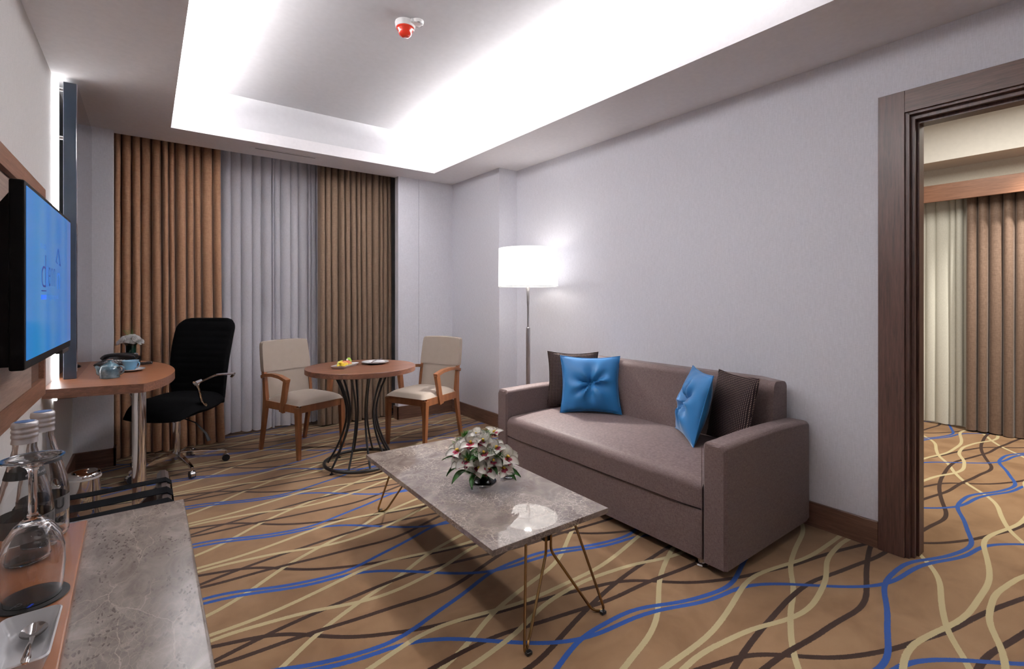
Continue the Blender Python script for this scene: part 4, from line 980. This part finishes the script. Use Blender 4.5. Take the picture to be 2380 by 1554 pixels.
b = NB(); lathe(b, [(.077, .257), (.079, .264), (.074, .276), (.062, .283), (.050, .280), (.043, .268), (.030, .262), (0, .260), (0, .255), (.07, .255)], 56, closed=False); obj('lid', b, M_chrome, wb, 50)

# ------------------------------------------------------------------ desk items
RV = Vector((.798, -.603, 0))
tp = tag(empty('teapot', (-.172, 3.72, ZD), math.atan2(-.603, .798)), 'speckled blue grey glazed teapot on the desk', 'teapot')
b = NB(); lathe(b, [(0, 0), (.045, 0), (.048, .003), (.047, .008), (.050, .030), (.051, .048), (.047, .062), (.042, .066), (.040, .064), (0, .064)], 48); obj('pot_body', b, M_teapot, tp, 60)
b = NB(); lathe(b, [(.046, .062), (.0465, .068), (.040, .076), (.022, .088), (.010, .093), (.008, .098), (.015, .104), (.016, .108), (.008, .111), (0, .111)], 48); ld = obj('lid', b, M_teapot, tp, 60)
b = NB(); lathe(b, [(0, .1112), (.010, .1105), (.0155, .1085), (.0152, .1078), (0, .1078)], 24); obj('knob_glaze', b, plain('rust_glaze', (.40, .17, .09), .2), ld)
b = NB(); tube(b, chaikin([(-.040, 0, .022), (-.062, 0, .020), (-.066, 0, .045), (-.072, 0, .058), (-.086, 0, .064)], 2), .01, 14, radii=None); 
b.free(); b = NB(); pp = chaikin([(-.040, 0, .026), (-.064, 0, .024), (-.066, 0, .046), (-.073, 0, .060), (-.084, 0, .064)], 2); tube(b, pp, .01, 14, radii=[.017 - .009 * i / (len(pp) - 1) for i in range(len(pp))]); obj('spout', b, M_teapot, tp, 60)
b = NB(); tube(b, chaikin([(.044, 0, .058), (.062, 0, .072), (.084, 0, .064), (.082, 0, .038), (.066, 0, .022), (.046, 0, .016)], 2), .0055, 12, flat=(1.4, .8)); obj('handle', b, M_teapot, tp, 60)
sa = tag(empty('saucer', (-.082, 3.975, ZD)), 'white saucer under the light blue tea cup on desk', 'saucer')
b = NB(); lathe(b, [(0, 0), (.038, 0), (.042, .003), (.070, .011), (.078, .015), (.0775, .017), (.068, .013), (.040, .006), (0, .005)], 56); obj('plate', b, M_porc, sa, 60)
cu_ = tag(empty('tea_cup', (-.082, 3.975, ZD + .0055), math.atan2(-.603, .798)), 'light blue glazed tea cup on a white saucer', 'cup')
b = NB(); lathe(b, [(0, 0), (.022, 0), (.024, .003), (.028, .012), (.036, .032), (.044, .054), (.046, .062), (.0445, .062), (.042, .053), (.033, .030), (.024, .010), (0, .006)], 48); obj('cup_body', b, M_cup, cu_, 60)
b = NB(); lathe(b, [(.0445, .0618), (.0462, .0622), (.0455, .0640), (.0442, .063)], 48, closed=True); obj('rim', b, plain('pale_blue_rim', (.45, .62, .72), .15), cu_, 60)
b = NB(); tube(b, chaikin([(.040, 0, .052), (.058, 0, .056), (.060, 0, .036), (.048, 0, .020), (.030, 0, .014)], 2), .0035, 10, flat=(1.5, .8)); obj('handle', b, M_cup, cu_, 60)
ph = tag(empty('telephone', (-.165, 4.42, ZD), math.radians(-30)), 'black desk telephone with coiled cord at the back of desk', 'telephone')
b = NB(); loft(b, [[(-.10, -.085, .0), (.10, -.085, .0), (.10, .095, .0), (-.10, .095, .0)], [(-.10, -.085, .014), (.10, -.085, .014), (.10, .095, .055), (-.10, .095, .055)]]); bmesh.ops.bevel(b, geom=b.edges[:], offset=.005, segments=2, affect='EDGES'); obj('base', b, M_blkplastic, ph)
b = NB(); polybeam(b, chaikin([(-.108, .03, .040), (-.09, .03, .060), (-.04, .03, .068), (.04, .03, .068), (.09, .03, .060), (.108, .03, .040)], 2), .046, .024, side=(0, 1, 0)); bmesh.ops.bevel(b, geom=b.edges[:], offset=.004, segments=1, affect='EDGES'); obj('handset', b, M_blkplastic, ph, 50)
for r_ in range(3):
    for k in range(6):
        b = bx(-.055 + k * .02, -.042 + k * .02, -.065 + r_ * .022, -.052 + r_ * .022, .020 + r_ * .005, .026 + r_ * .005, .001, 1); obj('button', b, M_white if r_ == 2 else M_grey, ph)
b = NB(); pts = []
for i in range(150):
    t_ = i / 149; a = i * 1.25; c_ = Vector((.11 + .12 * t_, .01 - .05 * math.sin(t_ * 3), .012)); pts.append(c_ + Vector((0, math.cos(a), math.sin(a))) * .008)
tube(b, pts, .0022, 5); obj('coiled_cord', b, M_blkplastic, ph)
vs_ = tag(empty('flower_vase', (-.092, 4.60, ZD)), 'crystal footed vase of white carnations at the desk back corner', 'vase')
b = NB(); lathe(b, [(0, 0), (.030, 0), (.031, .004), (.014, .016), (.010, .026), (.018, .032), (.034, .040), (.040, .050), (.034, .060), (.0305, .063), (0, .063)], 40); obj('crystal_foot', b, M_glass, vs_, 50)
for k in range(12):
    a = 2 * PI * k / 12; b = NB(); bmesh.ops.create_uvsphere(b, u_segments=10, v_segments=8, radius=.0095); xform(b, Matrix.Translation((.036 * math.cos(a), .036 * math.sin(a), .050))); obj('crystal_bead', b, M_glass, vs_, 60)
b = NB(); lathe(b, [(0, .063), (.030, .063), (.032, .07), (.033, .118), (.040, .128), (.048, .134), (.046, .136), (.036, .130), (.030, .118), (0, .110)], 40); obj('green_bowl', b, plain('dark_green_glass', (.004, .030, .022), .08, coat=.6), vs_, 50)
M_carn = plain('carnation_white', (.95, .94, .93), .7)
def carnation():
    b = NB(); r2 = random.Random(1)
    for L_ in range(5):
        n_ = 11
        for k in range(n_):
            a = 2 * PI * (k + r2.random() * .6) / n_; el = .15 + L_ * .30; ln = .026 - .002 * L_
            d = Vector((math.cos(a) * math.cos(el), math.sin(a) * math.cos(el), math.sin(el))); sd = Vector((-math.sin(a), math.cos(a), 0)); up_ = d.cross(sd)
            c0_ = b.verts.new(d * .004); row = [b.verts.new(d * ln * (1 + .10 * ((j % 2) * 2 - 1)) + sd * (j - 2.5) * .0042 + up_ * .003 * ((j % 2) * 2 - 1)) for j in range(6)]
            for p_, q_ in zip(row, row[1:]): b.faces.new((c0_, p_, q_))
    me = bpy.data.meshes.new('carnation'); b.to_mesh(me); b.free(); me.materials.append(M_carn); return me
CM = carnation(); r3 = random.Random(4)
for (x, y, z) in ((-.055, 0, .150), (-.035, .01, .165), (.032, .0, .170), (.060, .0, .150), (.0, -.045, .155), (-.045, 0, .15), (-.022, -.02, .168), (.0, .012, .176), (.018, -.018, .172), (.042, 0, .158), (.055, -.02, .142), (-.012, -.045, .142), (.022, -.042, .138), (-.048, -.025, .140)):
    o = link('carnation', CM, None, vs_); o.matrix_local = Matrix.Translation(Vector((0, 0, z)) + RV * x + Vector((.603, .798, 0)) * y) @ Matrix.Rotation(x * 12, 4, 'Y') @ Matrix.Rotation(r3.uniform(0, 6), 4, 'Z') @ Matrix.Scale(1.3, 4)
b = NB()
for k in range(12):
    a = k * .5; tube(b, [(0, 0, .13), (.01 * math.cos(a), .01 * math.sin(a), .18), (-.02 + .03 * math.cos(a), .02 + .02 * math.sin(a), .235)], .0006, 4)
obj('greenery', b, M_fern, vs_)

# ------------------------------------------------------------------ floor lamp
LX, LY = 2.645, 3.268
lp = tag(empty('floor_lamp', (LX, LY, 0)), 'lit floor lamp with white drum shade behind the sofa', 'floor lamp')
b = NB(); lathe(b, [(0, 0), (.14, 0), (.14, .012), (.13, .018), (.02, .022), (0, .022)], 48); obj('base', b, M_steel, lp)
b = NB(); lathe(b, [(0, .02), (.0185, .02), (.0185, 1.015), (.012, 1.018), (.0095, 1.03), (.0105, 1.20), (.016, 1.37), (0, 1.37)], 28); obj('pole', b, M_steel, lp)
msh = bpy.data.materials.new('lit_shade'); msh.use_nodes = True; bsd = msh.node_tree.nodes['Principled BSDF']
bsd.inputs['Base Color'].default_value = (.85, .84, .82, 1); bsd.inputs['Emission Color'].default_value = (1, .97, .95, 1); bsd.inputs['Emission Strength'].default_value = 0.85
b = NB(); lathe(b, [(.258, 1.372), (.256, 1.700), (.254, 1.700), (.256, 1.372)], 72, closed=True); obj('lamp_shade', b, msh, lp, 60)
b = NB(); tube(b, [(.257 * math.cos(2 * PI * i / 72), .257 * math.sin(2 * PI * i / 72), 1.371) for i in range(72)], .0025, 6, closed=True); obj('shade_ring', b, M_white, lp)
b = NB()
for k in range(3):
    a = 2 * PI * k / 3; tube(b, [(0, 0, 1.40), (.254 * math.cos(a), .254 * math.sin(a), 1.40)], .0025, 6)
obj('shade_frame', b, M_steel, lp)
def aim_spot(name, loc, d, power, col, ang, r):
    o = spot(name, loc, power, col, ang, .5, r); o.rotation_euler = Vector(d).to_track_quat('-Z', 'Y').to_euler(); return o
point('lamp_bulb', (LX, LY, 1.53), 0.4, (1, .94, .88), .05)
aim_spot('lamp_bulb_spot', (LX, LY, 1.535), (-.72, -.50, -.70), 95, (1, .96, .91), 122, .05)  # added spot steering the lamp's light into the room, off the wall
aim_spot('lamp_uplight', (LX, LY, 1.58), (-.35, -.12, 1), 5, (1, .97, .97), 95, .04)

# ------------------------------------------------------------------ ceiling things
ZF = 2.90
fd = tag(empty('fire_detector', (1.222, 2.665, ZF), 0), 'white and red fire alarm beacon on the raised ceiling', 'fire detector')
b = NB(); lathe(b, [(0, 0), (.058, 0), (.060, -.006), (.057, -.028), (.054, -.034), (0, -.034)], 40); obj('base', b, M_white, fd, 50)
M_redgl = plain('red_lens', (.50, .028, .012), .12, coat=.5)
b = NB(); lathe(b, [(.052, -.034), (.052, -.040), (.046, -.044), (.041, -.062), (.034, -.076), (.022, -.084), (0, -.086)], 40); obj('red_lens', b, M_redgl, fd, 50)
sm = empty('smoke_sensor', (.052, -.060, 0)); sm.parent = fd
b = NB(); lathe(b, [(0, 0), (.034, 0), (.035, -.004), (.031, -.018), (.024, -.022), (0, -.023)], 32); box(b, -.045, .0, -.012, .012, -.022, -.004); xform(b, Matrix.Translation((.052, -.060, 0))); 
sm2 = obj('smoke_sensor_head', b, M_white, fd, 50); bpy.data.objects.remove(sm)
b = NB()
for k in range(6):
    a0_ = 2 * PI * k / 6; pts = [(.052 + .0285 * math.cos(a0_ + t_ * .13), -.060 + .0285 * math.sin(a0_ + t_ * .13), -.0195) for t_ in range(5)]; tube(b, pts, .0016, 5)
obj('vent_slots', b, M_blkplastic, sm2)
av = tag(empty('air_diffuser', (.985, 4.605, H2)), 'long slim slot air diffuser in ceiling above the sheer curtain', 'air diffuser')
b = NB(); box(b, -.285, .285, -.030, .030, -.003, 0, .001, 1); obj('plate', b, M_ceil, av)
obj('slot', bx(-.245, .245, -.010, .008, -.0038, -.0029), M_blkmetal, av)
b = NB(); tube(b, [(-.245, -.014, -.004), (.245, -.014, -.004)], .002, 6); obj('slot_lip', b, M_white, av)
